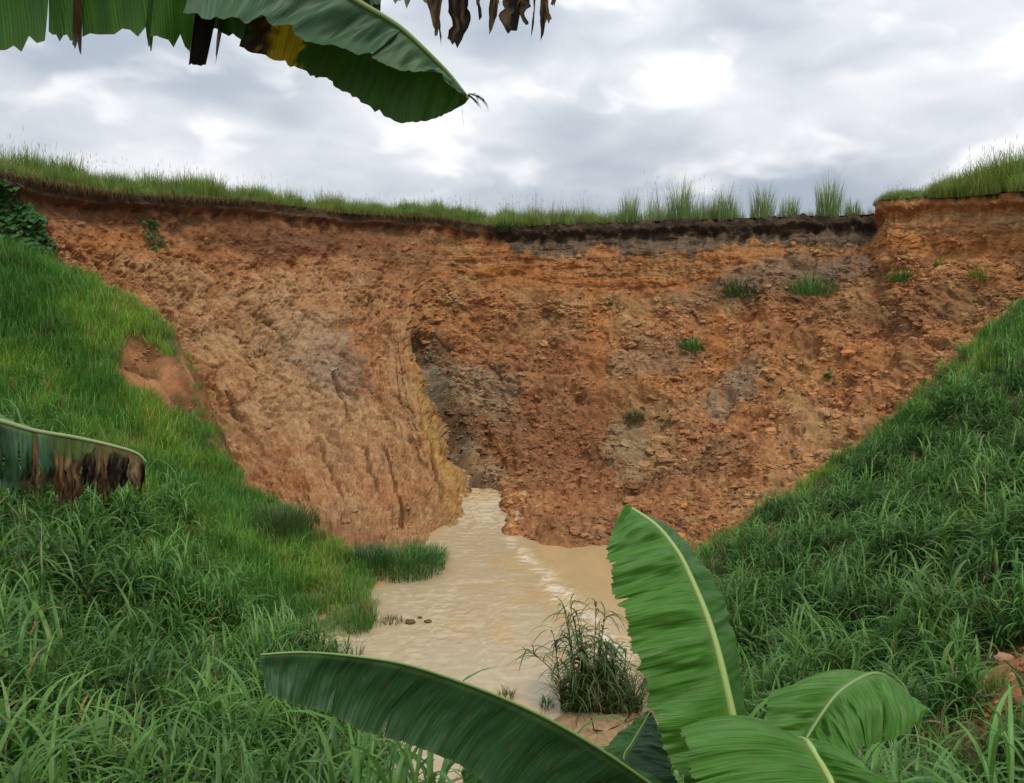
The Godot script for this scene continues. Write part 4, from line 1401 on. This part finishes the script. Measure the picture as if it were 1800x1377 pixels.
# ---------- water-side plants and stones ----------
func make_shore() -> void:
	# drooping reed clump in the water
	var o := thing("reed_clump", Vector3(1.444, 0.030, -13.980), "drooping brown-green reed clump standing in the muddy water behind the banana plant", "reeds")
	var leaves := Buf.new()
	for s in 26:
		var a := rng.randf() * TAU
		var root := Vector3(cos(a) * rng.randf_range(0.0, 0.62), -0.1, sin(a) * rng.randf_range(0.0, 0.35))
		var h := rng.randf_range(0.9, 1.95) if s > 4 else rng.randf_range(1.75, 2.1)
		if s <= 4:
			root = Vector3(rng.randf_range(-0.35, 0.05), -0.1, rng.randf_range(-0.2, 0.2))
		var lean := rng.randf_range(0.0, 0.22)
		var la := a if s > 4 else PI + rng.randf_range(-0.8, 0.8)
		if s == 0:
			root = Vector3(-0.35, -0.1, 0.1)
			la = PI
			lean = 0.42
			h = 1.55
		var pts := []
		for k in 7:
			var t := k / 6.0
			var bend := lean * (0.4 + 1.1 * t)
			pts.append(root + Vector3(cos(la) * sin(bend), cos(bend), sin(la) * sin(bend) * 0.6) * h * t)
		var sb := Buf.new()
		sb.tube(pts, 0.013, 0.006, Color(0.13, 0.115, 0.05), Color(0.15, 0.15, 0.06), 5)
		put("stem", sb.mesh(), M.dry, o)
		for k in rng.randi_range(20, 28):
			var t := rng.randf_range(0.25, 1.0)
			var p := spline(pts, t * 6.0)
			var c := vary(Color(0.085, 0.13, 0.04).lerp(Color(0.05, 0.13, 0.032), rng.randf()), 0.35)
			if rng.randf() < 0.15:
				c = vary(GREENS.olive.lerp(GREENS.straw, 0.25), 0.3)
			var l0 := rng.randf_range(0.2, 1.0)
			leaves.blade(p, rng.randf() * TAU, l0, rng.randf_range(2.5, 3.05), rng.randf_range(0.4, 0.8), rng.randf_range(0.020, 0.034), c, 6, 0.6, rng.randf_range(-0.4, 0.4))
	for k in 760:
		var a := rng.randf() * TAU
		var r := sqrt(rng.randf())
		var c := vary(GREENS.dead.lerp(GREENS.mid, rng.randf()), 0.35)
		leaves.blade(Vector3(cos(a) * r * 0.72 + 0.12, -0.05, sin(a) * r * 0.4), rng.randf() * TAU, rng.randf_range(0.1, 0.5), rng.randf_range(0.8, 2.8), rng.randf_range(0.5, 1.15), 0.022, c, 5, 1.2)
	put("foliage", leaves.mesh(), M.grass, o)
	# shore tufts: [place, height, spread, colour, count, label]
	for t in [
		[Vector3(-2.625, 0.050, -21.477) + Vector3(-0.2, 0, 0), 1.0, 1.05, GREENS.mid, 1000, "green bush of short reeds on the mud point beside the stream", "bush"],
		[Vector3(-2.625, 0.050, -21.477) + Vector3(0.35, 0, -1.0), 0.6, 0.5, GREENS.mid, 240, "smaller green bush behind the reed bush on the mud point", "bush"],
		[Vector3(-3.857, 0.350, -21.265), 0.6, 0.75, GREENS.dark, 520, "dark low shrub on the mud between the left grass and the reed bush", "shrub"],
		[Vector3(-5.965, 1.350, -20.952), 0.9, 1.0, GREENS.mid.lerp(GREENS.dead, 0.4), 700, "dull dark shrub at the edge of the left grass under the smooth orange wall", "shrub"],
		[Vector3(-2.651, 0.030, -17.940), 0.3, 0.22, GREENS.olive, 60, "thin weeds standing in the water off the left bank", "weed"],
		[Vector3(-3.117, 0.030, -16.213), 0.5, 0.12, GREENS.mid, 14, "single green shoot at the water's edge above the arching banana leaf", "shoot"],
		[Vector3(-0.102, 0.030, -14.400), 0.38, 0.12, GREENS.olive, 34, "sparse olive shoots in the water left of the reed clump", "shoots"],
		[Vector3(0.602, 0.030, -14.083), 0.3, 0.12, GREENS.mid, 40, "small green sprouts at the left foot of the reed clump", "shoots"]]:
		var b := Buf.new()
		for k in t[4]:
			var a := rng.randf() * TAU
			var r := sqrt(rng.randf())
			var at: Vector3 = Vector3(cos(a), 0, sin(a)) * r * t[2]
			at.y = -0.05
			var l0 := rng.randf_range(0.0, 0.5)
			b.blade(at, a + rng.randf_range(-1.0, 1.0), l0, l0 + rng.randf_range(0.3, 1.9), t[1] * (1.15 - 0.5 * r) * rng.randf_range(0.5, 1.0), 0.022, vary(t[3], 0.3), 5, 1.4)
		var s := put("shore_plant", b.mesh(), M.grass)
		s.position = t[0]
		tag(s, t[5], t[6])
	# dark clods of turf in the water, dead branch on the sand bar
	for k in 3:
		var s := put("water_clod", lump_mesh(90 + k, 0.7), tinted(Color(0.10, 0.075, 0.05)))
		var w: Vector3 = Vector3(-2.651, 0.030, -17.940)
		s.position = w + [Vector3(0.40, 0.02, 0.06), Vector3(0.58, 0.0, -0.22), Vector3(0.78, 0.01, 0.02)][k]
		s.scale = Vector3(0.14, 0.05, 0.09) * [1.0, 0.5, 0.75][k]
		tag(s, ["largest dark turf clod showing in the water off the left bank", "smallest dark clod between two others in the water", "dark clod in the water farthest from the left bank weeds"][k], "clod", "dark clods in the pool")
	var twig := thing("dead_branch", Vector3(1.641, 0.030, -13.115), "thin dark dead branch lying on the sand below the reed clump", "branch")
	for f in [[Vector3(-0.32, 0.12, 0.1), Vector3(-0.1, 0.04, 0.0), Vector3(0.2, 0.12, -0.1), Vector3(0.5, 0.22, -0.15)], [Vector3(-0.34, 0.3, 0.05), Vector3(-0.3, 0.12, 0.1), Vector3(-0.22, 0.03, 0.1)], [Vector3(0.2, 0.12, -0.1), Vector3(0.34, 0.3, -0.1), Vector3(0.38, 0.42, -0.05)]]:
		var b := Buf.new()
		b.tube(f, 0.013, 0.005, Color(0.07, 0.045, 0.03), Color(0.07, 0.045, 0.03), 5)
		put("twig", b.mesh(), M.dry, twig)
	var names := ["large round reddish stone at the top of the bare patch in the right grass", "reddish stone just below the large round one", "largest pinkish stone low in the bare patch at the right edge", "small stone at the bottom of the bare patch, left side", "stone nearest the right edge of the picture in the bare patch", "smallest stone at the upper rim of the bare patch", "little stone at the left of the bare patch beside grass", "small reddish stone at the bottom right of the bare patch"]
	for k in STONES.size():
		var s: Vector4 = STONES[k]
		var o2 := put("stone", lump_mesh(120 + k, 0.5), tinted(Color(0.36, 0.17, 0.10) if k != 2 else Color(0.42, 0.24, 0.16)))
		o2.position = Vector3(s.x, s.y + s.w * 0.3, s.z)
		o2.scale = Vector3(1.2, 1.0, 1.0) * s.w
		o2.rotation.y = k * 1.3
		tag(o2, names[k], "stone", "stones in the bare patch on the right")


# ---------- banana plants ----------
# One half of a leaf blade between the midrib and an edge, from t0 to t1 along it. o: tone, wave, bulge, patches [t0, t1, s0, s1, colour], notch, drop (pulls the edge down), taper.
func blade_half(rib: Array, edge: Array, t0: float, t1: float, o: Dictionary) -> ArrayMesh:
	var nt := maxi(8, int((t1 - t0) * (420.0 if o.has("tears") else 150.0)))
	var ns := 18
	var q := noise(o.get("seed", 5), 1.0, 3)
	var p := PackedVector3Array()
	var c := PackedColorArray()
	var uvs := PackedVector2Array()
	var m := rib.size() - 1
	var base: Color = o.get("tone", Color(0.055, 0.145, 0.04))
	var wave: float = o.get("wave", 0.012)
	var length := 0.0
	for k in m:
		length += (rib[k + 1] - rib[k]).length()
	for j in ns:
		var s := float(j) / (ns - 1)
		for i in nt:
			var f := float(i) / (nt - 1)
			var t := lerpf(t0, t1, f)
			var a := spline(rib, t * m)
			var e := spline(edge, t * m)
			var along := (spline(rib, minf(t + 0.01, 1.0) * m) - spline(rib, maxf(t - 0.01, 0.0) * m)).normalized()
			var across := e - a
			var nn := along.cross(across).normalized()
			var reach: float = 1.0 + o.get("notch", 0.03) * (q.get_noise_1d(t * 38.0) + 0.6 * q.get_noise_1d(t * 120.0 + 50.0))
			if o.has("drop"):
				var dr: Array = o.drop  # length at the start and at the end of the strip
				reach *= lerpf(dr[0], dr[1], f)
			for e2 in o.get("tears", []):
				reach *= 1.0 - e2[1] * maxf(0.0, 1.0 - absf(t - e2[0]) / 0.007)
			reach *= 1.0 - o.get("ragged", 0.0) * absf(q.get_noise_1d(f * 5.5 + 20.0) * 1.4 + 0.5 * q.get_noise_1d(f * 23.0))
			var tt: float = t + o.get("slant", 0.0) * s
			if o.has("taper"):
				var w: float = lerpf(1.0, o.taper, s * s)
				tt = lerpf(t0, t1, 0.5 + (f - 0.5) * w + o.get("sway", 0.0) * s * q.get_noise_1d(s * 2.2 + 90.0))
				a = spline(rib, tt * m)
				e = spline(edge, tt * m)
				across = e - a
			var x: Vector3 = a + across * s * reach + o.get("shift", Vector3.ZERO)
			x += nn * (o.get("bulge", 0.15) * across.length() * sin(PI * s * 0.85))
			var ridge := q.get_noise_2d(tt * length * o.get("pleats", 9.0), s * 0.5)
			var fine := q.get_noise_2d(tt * length * 60.0, 40.0 + s * 0.4)
			x += nn * (wave * ridge * 2.0 + 0.0022 * fine) * smoothstep(0.0, 0.3, s)
			x += nn * (o.get("curl", 0.0) * s * s * across.length() * (f - 0.5) * 2.0)
			p.append(x)
			var g: float = 1.0 + o.get("streak", 0.22) * q.get_noise_2d(tt * length * 30.0, 9.0 + s * o.get("streak", 0.0)) + 0.12 * q.get_noise_2d(tt * 14.0, s * 3.0)
			var k := base * g
			var spot := q.get_noise_2d(tt * length * 26.0 + 70.0, s * 7.0)
			if spot > 0.42 and not o.has("taper"):
				k = k.lerp(Color(0.15, 0.13, 0.045), smoothstep(0.42, 0.55, spot) * 0.55)
			if s < 0.06:
				k = k.lerp(Color(0.16, 0.26, 0.07), 0.6)
			if o.has("dead"):
				var n1 := q.get_noise_2d(f * 3.2, s * 1.3 + 30.0)
				var n2 := q.get_noise_2d(f * 4.5 + 60.0, s * 1.8)
				k = k.lerp(Color(0.33, 0.235, 0.12), clampf(n1 * 2.2 - 0.1, 0.0, 0.85) * o.dead)
				k = k.lerp(Color(0.022, 0.016, 0.012), clampf(n2 * 2.4, 0.0, 0.8) * o.dead)
				k = k.lerp(Color(0.10, 0.13, 0.045), (1.0 - smoothstep(0.02, 0.30, s + n1 * 0.3)) * 0.8 * o.dead)
			if s > 0.97 and o.get("rim", true):
				k = k.lerp(Color(0.16, 0.15, 0.05), 0.3)
			for h in o.get("patches", []):
				if tt > h[0] - 0.02 and tt < h[1] + 0.02:
					var w := q.get_noise_2d(tt * 60.0, s * 5.0) * 0.03
					var streak := q.get_noise_2d(tt * length * 90.0, 70.0) * 0.12
					var inn := smoothstep(h[0] - 0.006, h[0] + 0.006, tt + w) * (1.0 - smoothstep(h[1] - 0.006, h[1] + 0.006, tt + w)) * smoothstep(h[2] - 0.06, h[2] + 0.06, s + streak) * (1.0 - smoothstep(h[3] - 0.02, h[3] + 0.02, s + streak))
					k = k.lerp(h[4] * (1.0 + 0.5 * q.get_noise_2d(tt * length * 110.0, s)), inn)
			k.a = 1.0
			c.append(k)
			uvs.append(Vector2(tt * length * 1.6 - s * 0.05, s))
	var b := Buf.new()
	b.grid(p, c, nt, ns, false, uvs)
	return b.mesh()


func midrib(rib: Array, r0: float, r1: float, col: Color, parent: Node3D) -> void:
	var pts := []
	for k in 49:
		pts.append(spline(rib, k / 48.0 * (rib.size() - 1)))
	var b := Buf.new()
	b.tube(pts, r0, r1, col, col.lerp(Color(0.22, 0.32, 0.12), 0.4), 8, 0.8)
	put("midrib", b.mesh(), M.rib, parent)


func local(a: Array, at: Vector3) -> Array:
	var r := []
	for p in a:
		r.append(p - at)
	return r


func petiole(parent: Node3D, from: Vector3, rib: Array, r: float) -> void:
	var a: Vector3 = rib[0]
	var d: Vector3 = (rib[1] - rib[0]).normalized()
	var b := Buf.new()
	var pts := []
	for k in 9:
		var t := k / 8.0
		var c := a - d * 0.25
		pts.append(from * (1.0 - t) * (1.0 - t) + c * 2.0 * t * (1.0 - t) + a * t * t)
	b.tube(pts, r * 1.6, r, Color(0.14, 0.22, 0.07), Color(0.20, 0.30, 0.09), 8, 0.8)
	put("petiole", b.mesh(), M.rib, parent)


func leaf_node(plant: Node3D, label: String) -> Node3D:
	var o := Node3D.new()
	o.name = "leaf"
	plant.add_child(o, true)
	if label:
		o.set_meta("label", label)
	return o


func pseudostem(plant: Node3D, pts: Array, r0: float, r1: float) -> void:
	var p := []
	for k in 20:
		p.append(spline(pts, k / 19.0 * (pts.size() - 1)) - plant.position)
	var b := Buf.new()
	b.tube(p, r0, r1, Color(0.15, 0.16, 0.06), Color(0.13, 0.20, 0.07), 14)
	put("pseudostem", b.mesh(), M.rib, plant)


func make_bananas() -> void:
	var stem: Array = [Vector3(0.980, 3.935, -3.150), Vector3(0.970, 4.300, -3.130), Vector3(0.902, 5.006, -3.100)]
	var plant := thing("banana_plant", stem[0], "young banana plant with broad green leaves in the foreground, below the muddy pool", "banana plant")
	pseudostem(plant, stem, 0.085, 0.06)
	var crown: Vector3 = Vector3(0.902, 5.006, -3.100) - plant.position
	var top := Color(0.082, 0.238, 0.030)
	var dark := Color(0.040, 0.115, 0.038)  # darker copy of the leaf green: shade painted into turned-away halves
	var specs := {
		"A": ["large upright bright green leaf with a pale midrib", 0.024, 0.009, {"tone": top, "wave": 0.024, "pleats": 6.0, "bulge": 0.10, "seed": 5, "notch": 0.05, "tears": [[0.655, 0.14], [0.80, 0.08]]}, {"tone": top.lerp(dark, 0.5), "wave": 0.008, "bulge": 0.0, "seed": 6}],
		"B": ["long green leaf arching out to the left, near half painted darker as shade", 0.008, 0.003, {"tone": dark, "wave": 0.011, "pleats": 4.0, "bulge": -0.12, "seed": 7, "notch": 0.02, "tears": [[0.62, 0.12], [0.78, 0.2]]}, {"tone": top, "wave": 0.006, "bulge": 0.1, "seed": 8}],
		"C": ["folded green leaf pointing right with its tip bent down", 0.015, 0.002, {"tone": top, "wave": 0.012, "bulge": 0.10, "seed": 9}, {"tone": top, "wave": 0.028, "pleats": 6.0, "bulge": -0.16, "seed": 10, "tears": [[0.48, 0.2], [0.62, 0.35], [0.80, 0.15]]}],
		"D": ["broad green leaf at the lower edge bending away, pale midrib in front", 0.020, 0.010, {"tone": top, "wave": 0.014, "pleats": 5.0, "bulge": 0.12, "seed": 11, "tears": [[0.35, 0.12]]}, {"tone": top, "wave": 0.010, "bulge": -0.12, "seed": 12}],
		"E": ["small pointed green leaf half hidden behind the long left leaf", 0.010, 0.003, {"tone": top, "wave": 0.008, "bulge": 0.1, "seed": 13}, {"tone": dark, "wave": 0.012, "bulge": -0.15, "seed": 14}],
		"F": ["tip of a grey-green leaf at the lower edge", 0.009, 0.004, {"tone": top, "wave": 0.006, "bulge": -0.08, "seed": 15}, {"tone": top, "wave": 0.008, "bulge": 0.1, "seed": 16}]}
	for key in specs:
		var s: Array = specs[key]
		var d: Array = LEAVES[key]
		var rib := local(d[0], plant.position)
		var o := leaf_node(plant, s[0])
		petiole(o, crown, rib, s[1])
		midrib(rib, s[1], s[2], Color(0.30, 0.42, 0.11) if key in "ADE" else Color(0.15, 0.26, 0.08), o)
		put("blade", blade_half(rib, local(d[1], plant.position), 0.0, 1.0, s[3]), M.leaf, o)
		put("blade", blade_half(rib, local(d[2], plant.position), 0.0, 1.0, s[4]), M.leaf, o)

	stem = [Vector3(-2.750, 4.737, -2.100), Vector3(-2.700, 6.200, -2.100), Vector3(-2.550, 7.900, -2.050)]
	plant = thing("banana_plant", stem[0], "old banana plant beyond the left edge whose torn leaves hang across the top and left", "banana plant")
	pseudostem(plant, stem, 0.13, 0.09)
	crown = Vector3(-2.550, 7.900, -2.050) - plant.position
	var brown := Color(0.10, 0.055, 0.03)
	var black := Color(0.016, 0.012, 0.010)
	var tan := Color(0.26, 0.18, 0.09)
	# leaf across the top of the view
	var d: Array = LEAVES.G
	var rib := local(d[0], plant.position)
	var ea := local(d[1], plant.position)
	var eb := local(d[2], plant.position)
	var o := leaf_node(plant, "long torn green leaf hanging across the top with a yellow and brown patch")
	petiole(o, crown, rib, 0.018)
	midrib(rib, 0.018, 0.005, Color(0.20, 0.30, 0.09), o)
	var under := Color(0.052, 0.155, 0.014)
	# [t0, t1, length at the start, length at the end, taper, colour, kind]
	var n := 0
	for s in [[0.0, 0.172, 1.06, 1.12, 1.0, under], [0.168, 0.264, 1.18, 1.02, 0.995, under], [0.262, 0.289, 0.96, 1.04, 0.9, under], [0.285, 0.294, 1.06, 1.18, 0.35, brown], [0.291, 0.356, 0.98, 0.98, 0.98, under], [0.352, 0.364, 1.0, 1.18, 0.6, under], [0.360, 0.405, 0.96, 1.16, 0.95, under], [0.400, 0.414, 1.12, 1.25, 0.5, under], [0.410, 0.440, 0.86, 0.92, 0.9, under], [0.436, 0.444, 0.98, 1.32, 0.3, brown], [0.438, 0.474, 0.88, 0.96, 0.97, under]]:
		n += 1
		put("blade_strip", blade_half(rib, ea, s[0], s[1], {"tone": s[5], "wave": 0.006, "bulge": 0.06, "seed": 30 + n, "drop": [s[2], s[3]], "taper": s[4], "notch": 0.06, "ragged": 0.12, "curl": 0.10 * sin(n * 2.1), "streak": 0.35}), M.leaf, o)
	put("blade_strip", blade_half(rib, ea, 0.428, 0.456, {"tone": black, "wave": 0.006, "bulge": 0.04, "seed": 44, "drop": [1.33, 1.30], "taper": 0.85, "rim": false, "shift": Vector3(-0.02, 0.0, 0.06)}), M.dry, o)
	put("blade_strip", blade_half(rib, ea, 0.470, 1.0, {"tone": under, "wave": 0.008, "bulge": 0.10, "seed": 45, "notch": 0.05, "patches": [[0.470, 0.513, 0.55, 1.1, Color(0.06, 0.028, 0.018)], [0.513, 0.562, 0.30, 1.1, Color(0.80, 0.55, 0.02)]]}), M.leaf, o)
	put("blade", blade_half(rib, eb, 0.40, 0.74, {"tone": Color(0.075, 0.16, 0.075), "wave": 0.014, "pleats": 10.0, "bulge": 0.14, "seed": 46, "notch": 0.06}), M.leaf, o)
	put("blade", blade_half(rib, eb, 0.742, 1.0, {"tone": Color(0.10, 0.19, 0.085), "wave": 0.010, "bulge": 0.16, "seed": 47, "notch": 0.05}), M.leaf, o)
	# frayed tip
	var tip: Vector3 = rib[rib.size() - 1]
	var fb := Buf.new()
	for k in 9:
		fb.blade(tip + Vector3(-0.012 + 0.003 * k, 0.012, 0.0), rng.randf_range(-0.8, 0.9), rng.randf_range(1.4, 2.0), rng.randf_range(2.4, 3.1), rng.randf_range(0.05, 0.09), 0.009, vary(Color(0.05, 0.09, 0.03)), 4, 0.8)
	fb.blade(tip + Vector3(-0.022, 0.0, 0.0), 0.0, 3.0, 3.14, 0.085, 0.024, Color(0.05, 0.07, 0.04), 3, 1.0)
	put("frayed_tip", fb.mesh(), M.dry, o)
	# leaf with dry brown strips at the top right
	d = LEAVES.H
	rib = local(d[0], plant.position)
	ea = local(d[1], plant.position)
	eb = local(d[2], plant.position)
	o = leaf_node(plant, "withered leaf at the top with dark brown strips hanging down")
	petiole(o, crown, rib, 0.016)
	midrib(rib, 0.016, 0.005, Color(0.16, 0.13, 0.06), o)
	n = 0
	for s in [[0.0, 0.40, 1.0, 0.9, 1.0, top], [0.40, 0.655, 0.86, 0.75, 1.0, Color(0.085, 0.165, 0.08)], [0.44, 0.56, 0.98, 1.02, 0.9, black], [0.645, 0.70, 0.78, 0.92, 0.9, Color(0.17, 0.13, 0.07)], [0.69, 0.715, 0.95, 0.90, 0.8, tan], [0.715, 0.765, 1.12, 1.18, 0.8, black], [0.768, 0.80, 0.6, 0.62, 0.7, brown], [0.815, 0.835, 0.85, 0.95, 0.7, brown], [0.84, 0.905, 1.02, 1.0, 0.85, black], [0.91, 0.922, 0.85, 1.1, 0.35, brown], [0.935, 0.955, 1.05, 1.0, 0.6, brown], [0.965, 0.985, 0.6, 0.6, 0.6, brown]]:
		n += 1
		put("blade_strip", blade_half(rib, ea, s[0], s[1], {"tone": s[5], "wave": 0.010, "bulge": 0.05, "seed": 60 + n, "drop": [s[2], s[3]], "taper": s[4], "notch": 0.15, "ragged": 0.35 if s[5].r > s[5].g else 0.1, "curl": 0.45 * sin(n * 2.1), "sway": 0.5 if s[1] - s[0] < 0.1 else 0.02, "dead": (0.45 if s[5] == black else 1.0) if s[5].r > s[5].g else 0.0, "streak": 0.7, "rim": false}), M.leaf if s[5].g > s[5].r else M.dry, o)
	put("blade", blade_half(rib, eb, 0.0, 1.0, {"tone": top.lerp(brown, 0.3), "wave": 0.01, "bulge": 0.1, "seed": 75, "notch": 0.2}), M.leaf, o)
	# leaf that reaches in from the left
	d = LEAVES.J
	rib = local(d[0], plant.position)
	ea = local(d[1], plant.position)
	eb = local(d[2], plant.position)
	o = leaf_node(plant, "drooping leaf at the left with a tattered brown and black end")
	petiole(o, crown, rib, 0.015)
	midrib(rib, 0.014, 0.006, Color(0.26, 0.30, 0.13), o)
	n = 0
	var green := Color(0.05, 0.12, 0.05)
	var rust := Color(0.20, 0.095, 0.035)
	for s in [[0.0, 0.38, 1.0, 1.0, 1.0, green], [0.378, 0.43, 0.98, 1.06, 0.85, green], [0.43, 0.492, 0.98, 1.0, 0.9, green], [0.487, 0.512, 1.0, 1.10, 0.8, rust], [0.51, 0.568, 0.86, 0.90, 0.95, green], [0.562, 0.590, 0.95, 1.12, 0.8, rust], [0.586, 0.655, 1.14, 1.06, 0.9, brown], [0.612, 0.626, 1.40, 1.36, 0.3, brown], [0.650, 0.70, 0.86, 0.82, 1.0, black], [0.692, 0.732, 1.0, 1.16, 0.85, Color(0.16, 0.095, 0.055)], [0.728, 0.752, 1.12, 1.05, 0.6, tan.lerp(brown, 0.3)], [0.754, 0.845, 0.94, 0.99, 0.97, black], [0.838, 0.90, 1.0, 1.10, 0.9, tan.lerp(brown, 0.4)], [0.885, 0.93, 1.12, 1.42, 0.8, brown], [0.915, 0.945, 1.5, 1.8, 0.6, black], [0.93, 1.0, 1.3, 1.6, 0.95, black]]:
		n += 1
		var pt := [[0.44, 0.55, 0.75, 1.2, tan.lerp(green, 0.4)], [0.55, 0.70, -0.1, 0.32, Color(0.09, 0.13, 0.04)], [0.70, 1.1, -0.1, 0.16, Color(0.15, 0.12, 0.05)], [0.86, 0.90, 0.3, 0.8, tan]]
		put("blade_strip", blade_half(rib, ea, s[0], s[1], {"tone": s[5], "wave": 0.010, "bulge": -0.10, "seed": 80 + n, "drop": [s[2], s[3]], "taper": s[4], "notch": 0.15, "ragged": 0.38 if s[5].r > s[5].g else 0.2, "curl": 0.45 * sin(n * 2.7), "sway": 0.5 if s[1] - s[0] < 0.1 else 0.02, "dead": (0.45 if s[5] == black else 1.0) if s[5].r > s[5].g else 0.0, "streak": 0.9, "rim": false, "patches": pt}), M.leaf if s[5].g > s[5].r else M.dry, o)
	put("blade", blade_half(rib, eb, 0.0, 0.62, {"tone": top, "wave": 0.008, "bulge": 0.1, "seed": 99, "notch": 0.1}), M.leaf, o)


func _ready() -> void:
	# ---------- camera, sky, sun, exposure ----------
	var cam := Camera3D.new()
	cam.name = "camera"
	cam.fov = 50.0
	cam.near = 0.05
	cam.far = 3000.0
	cam.position = Vector3(0, 7.2, 0)
	cam.rotation_degrees = Vector3(-6.5, 0, 0)
	add_child(cam)
	cam.current = true
	var env := Environment.new()
	env.background_mode = Environment.BG_SKY
	env.tonemap_mode = Environment.TONE_MAPPER_LINEAR
	env.tonemap_exposure = 1.15
	var pano := PanoramaSkyMaterial.new()
	pano.panorama = make_sky()
	var sky := Sky.new()
	sky.sky_material = pano
	env.sky = sky
	env.sdfgi_enabled = true
	env.ssao_enabled = true
	env.ssil_enabled = true
	var we := WorldEnvironment.new()
	we.name = "world"
	we.environment = env
	add_child(we)
	var sun := DirectionalLight3D.new()
	sun.name = "sun"
	sun.light_energy = 0.5
	sun.light_angular_distance = 10.0
	sun.light_color = Color(1.0, 0.96, 0.90)
	sun.shadow_enabled = true
	sun.rotation_degrees = Vector3(-58, 28, 0)
	add_child(sun)

	rng.seed = 4711
	for t in TPS:
		tps_x.append(t[0])
		tps_z.append(t[1])
		tps_w.append(t[2])
	for p in LAND:
		land_poly.append(p)
	var t0 := Time.get_ticks_msec()
	make_materials()
	var wall := make_wall()
	print("wall ", Time.get_ticks_msec() - t0)
	make_plateau()
	make_land()
	make_water()
	print("land ", Time.get_ticks_msec() - t0)
	make_clods(wall)
	make_grass()
	make_rim_grass()
	print("grass ", Time.get_ticks_msec() - t0)
	make_slope_plants()
	make_shore()
	make_bananas()
	print("all ", Time.get_ticks_msec() - t0)
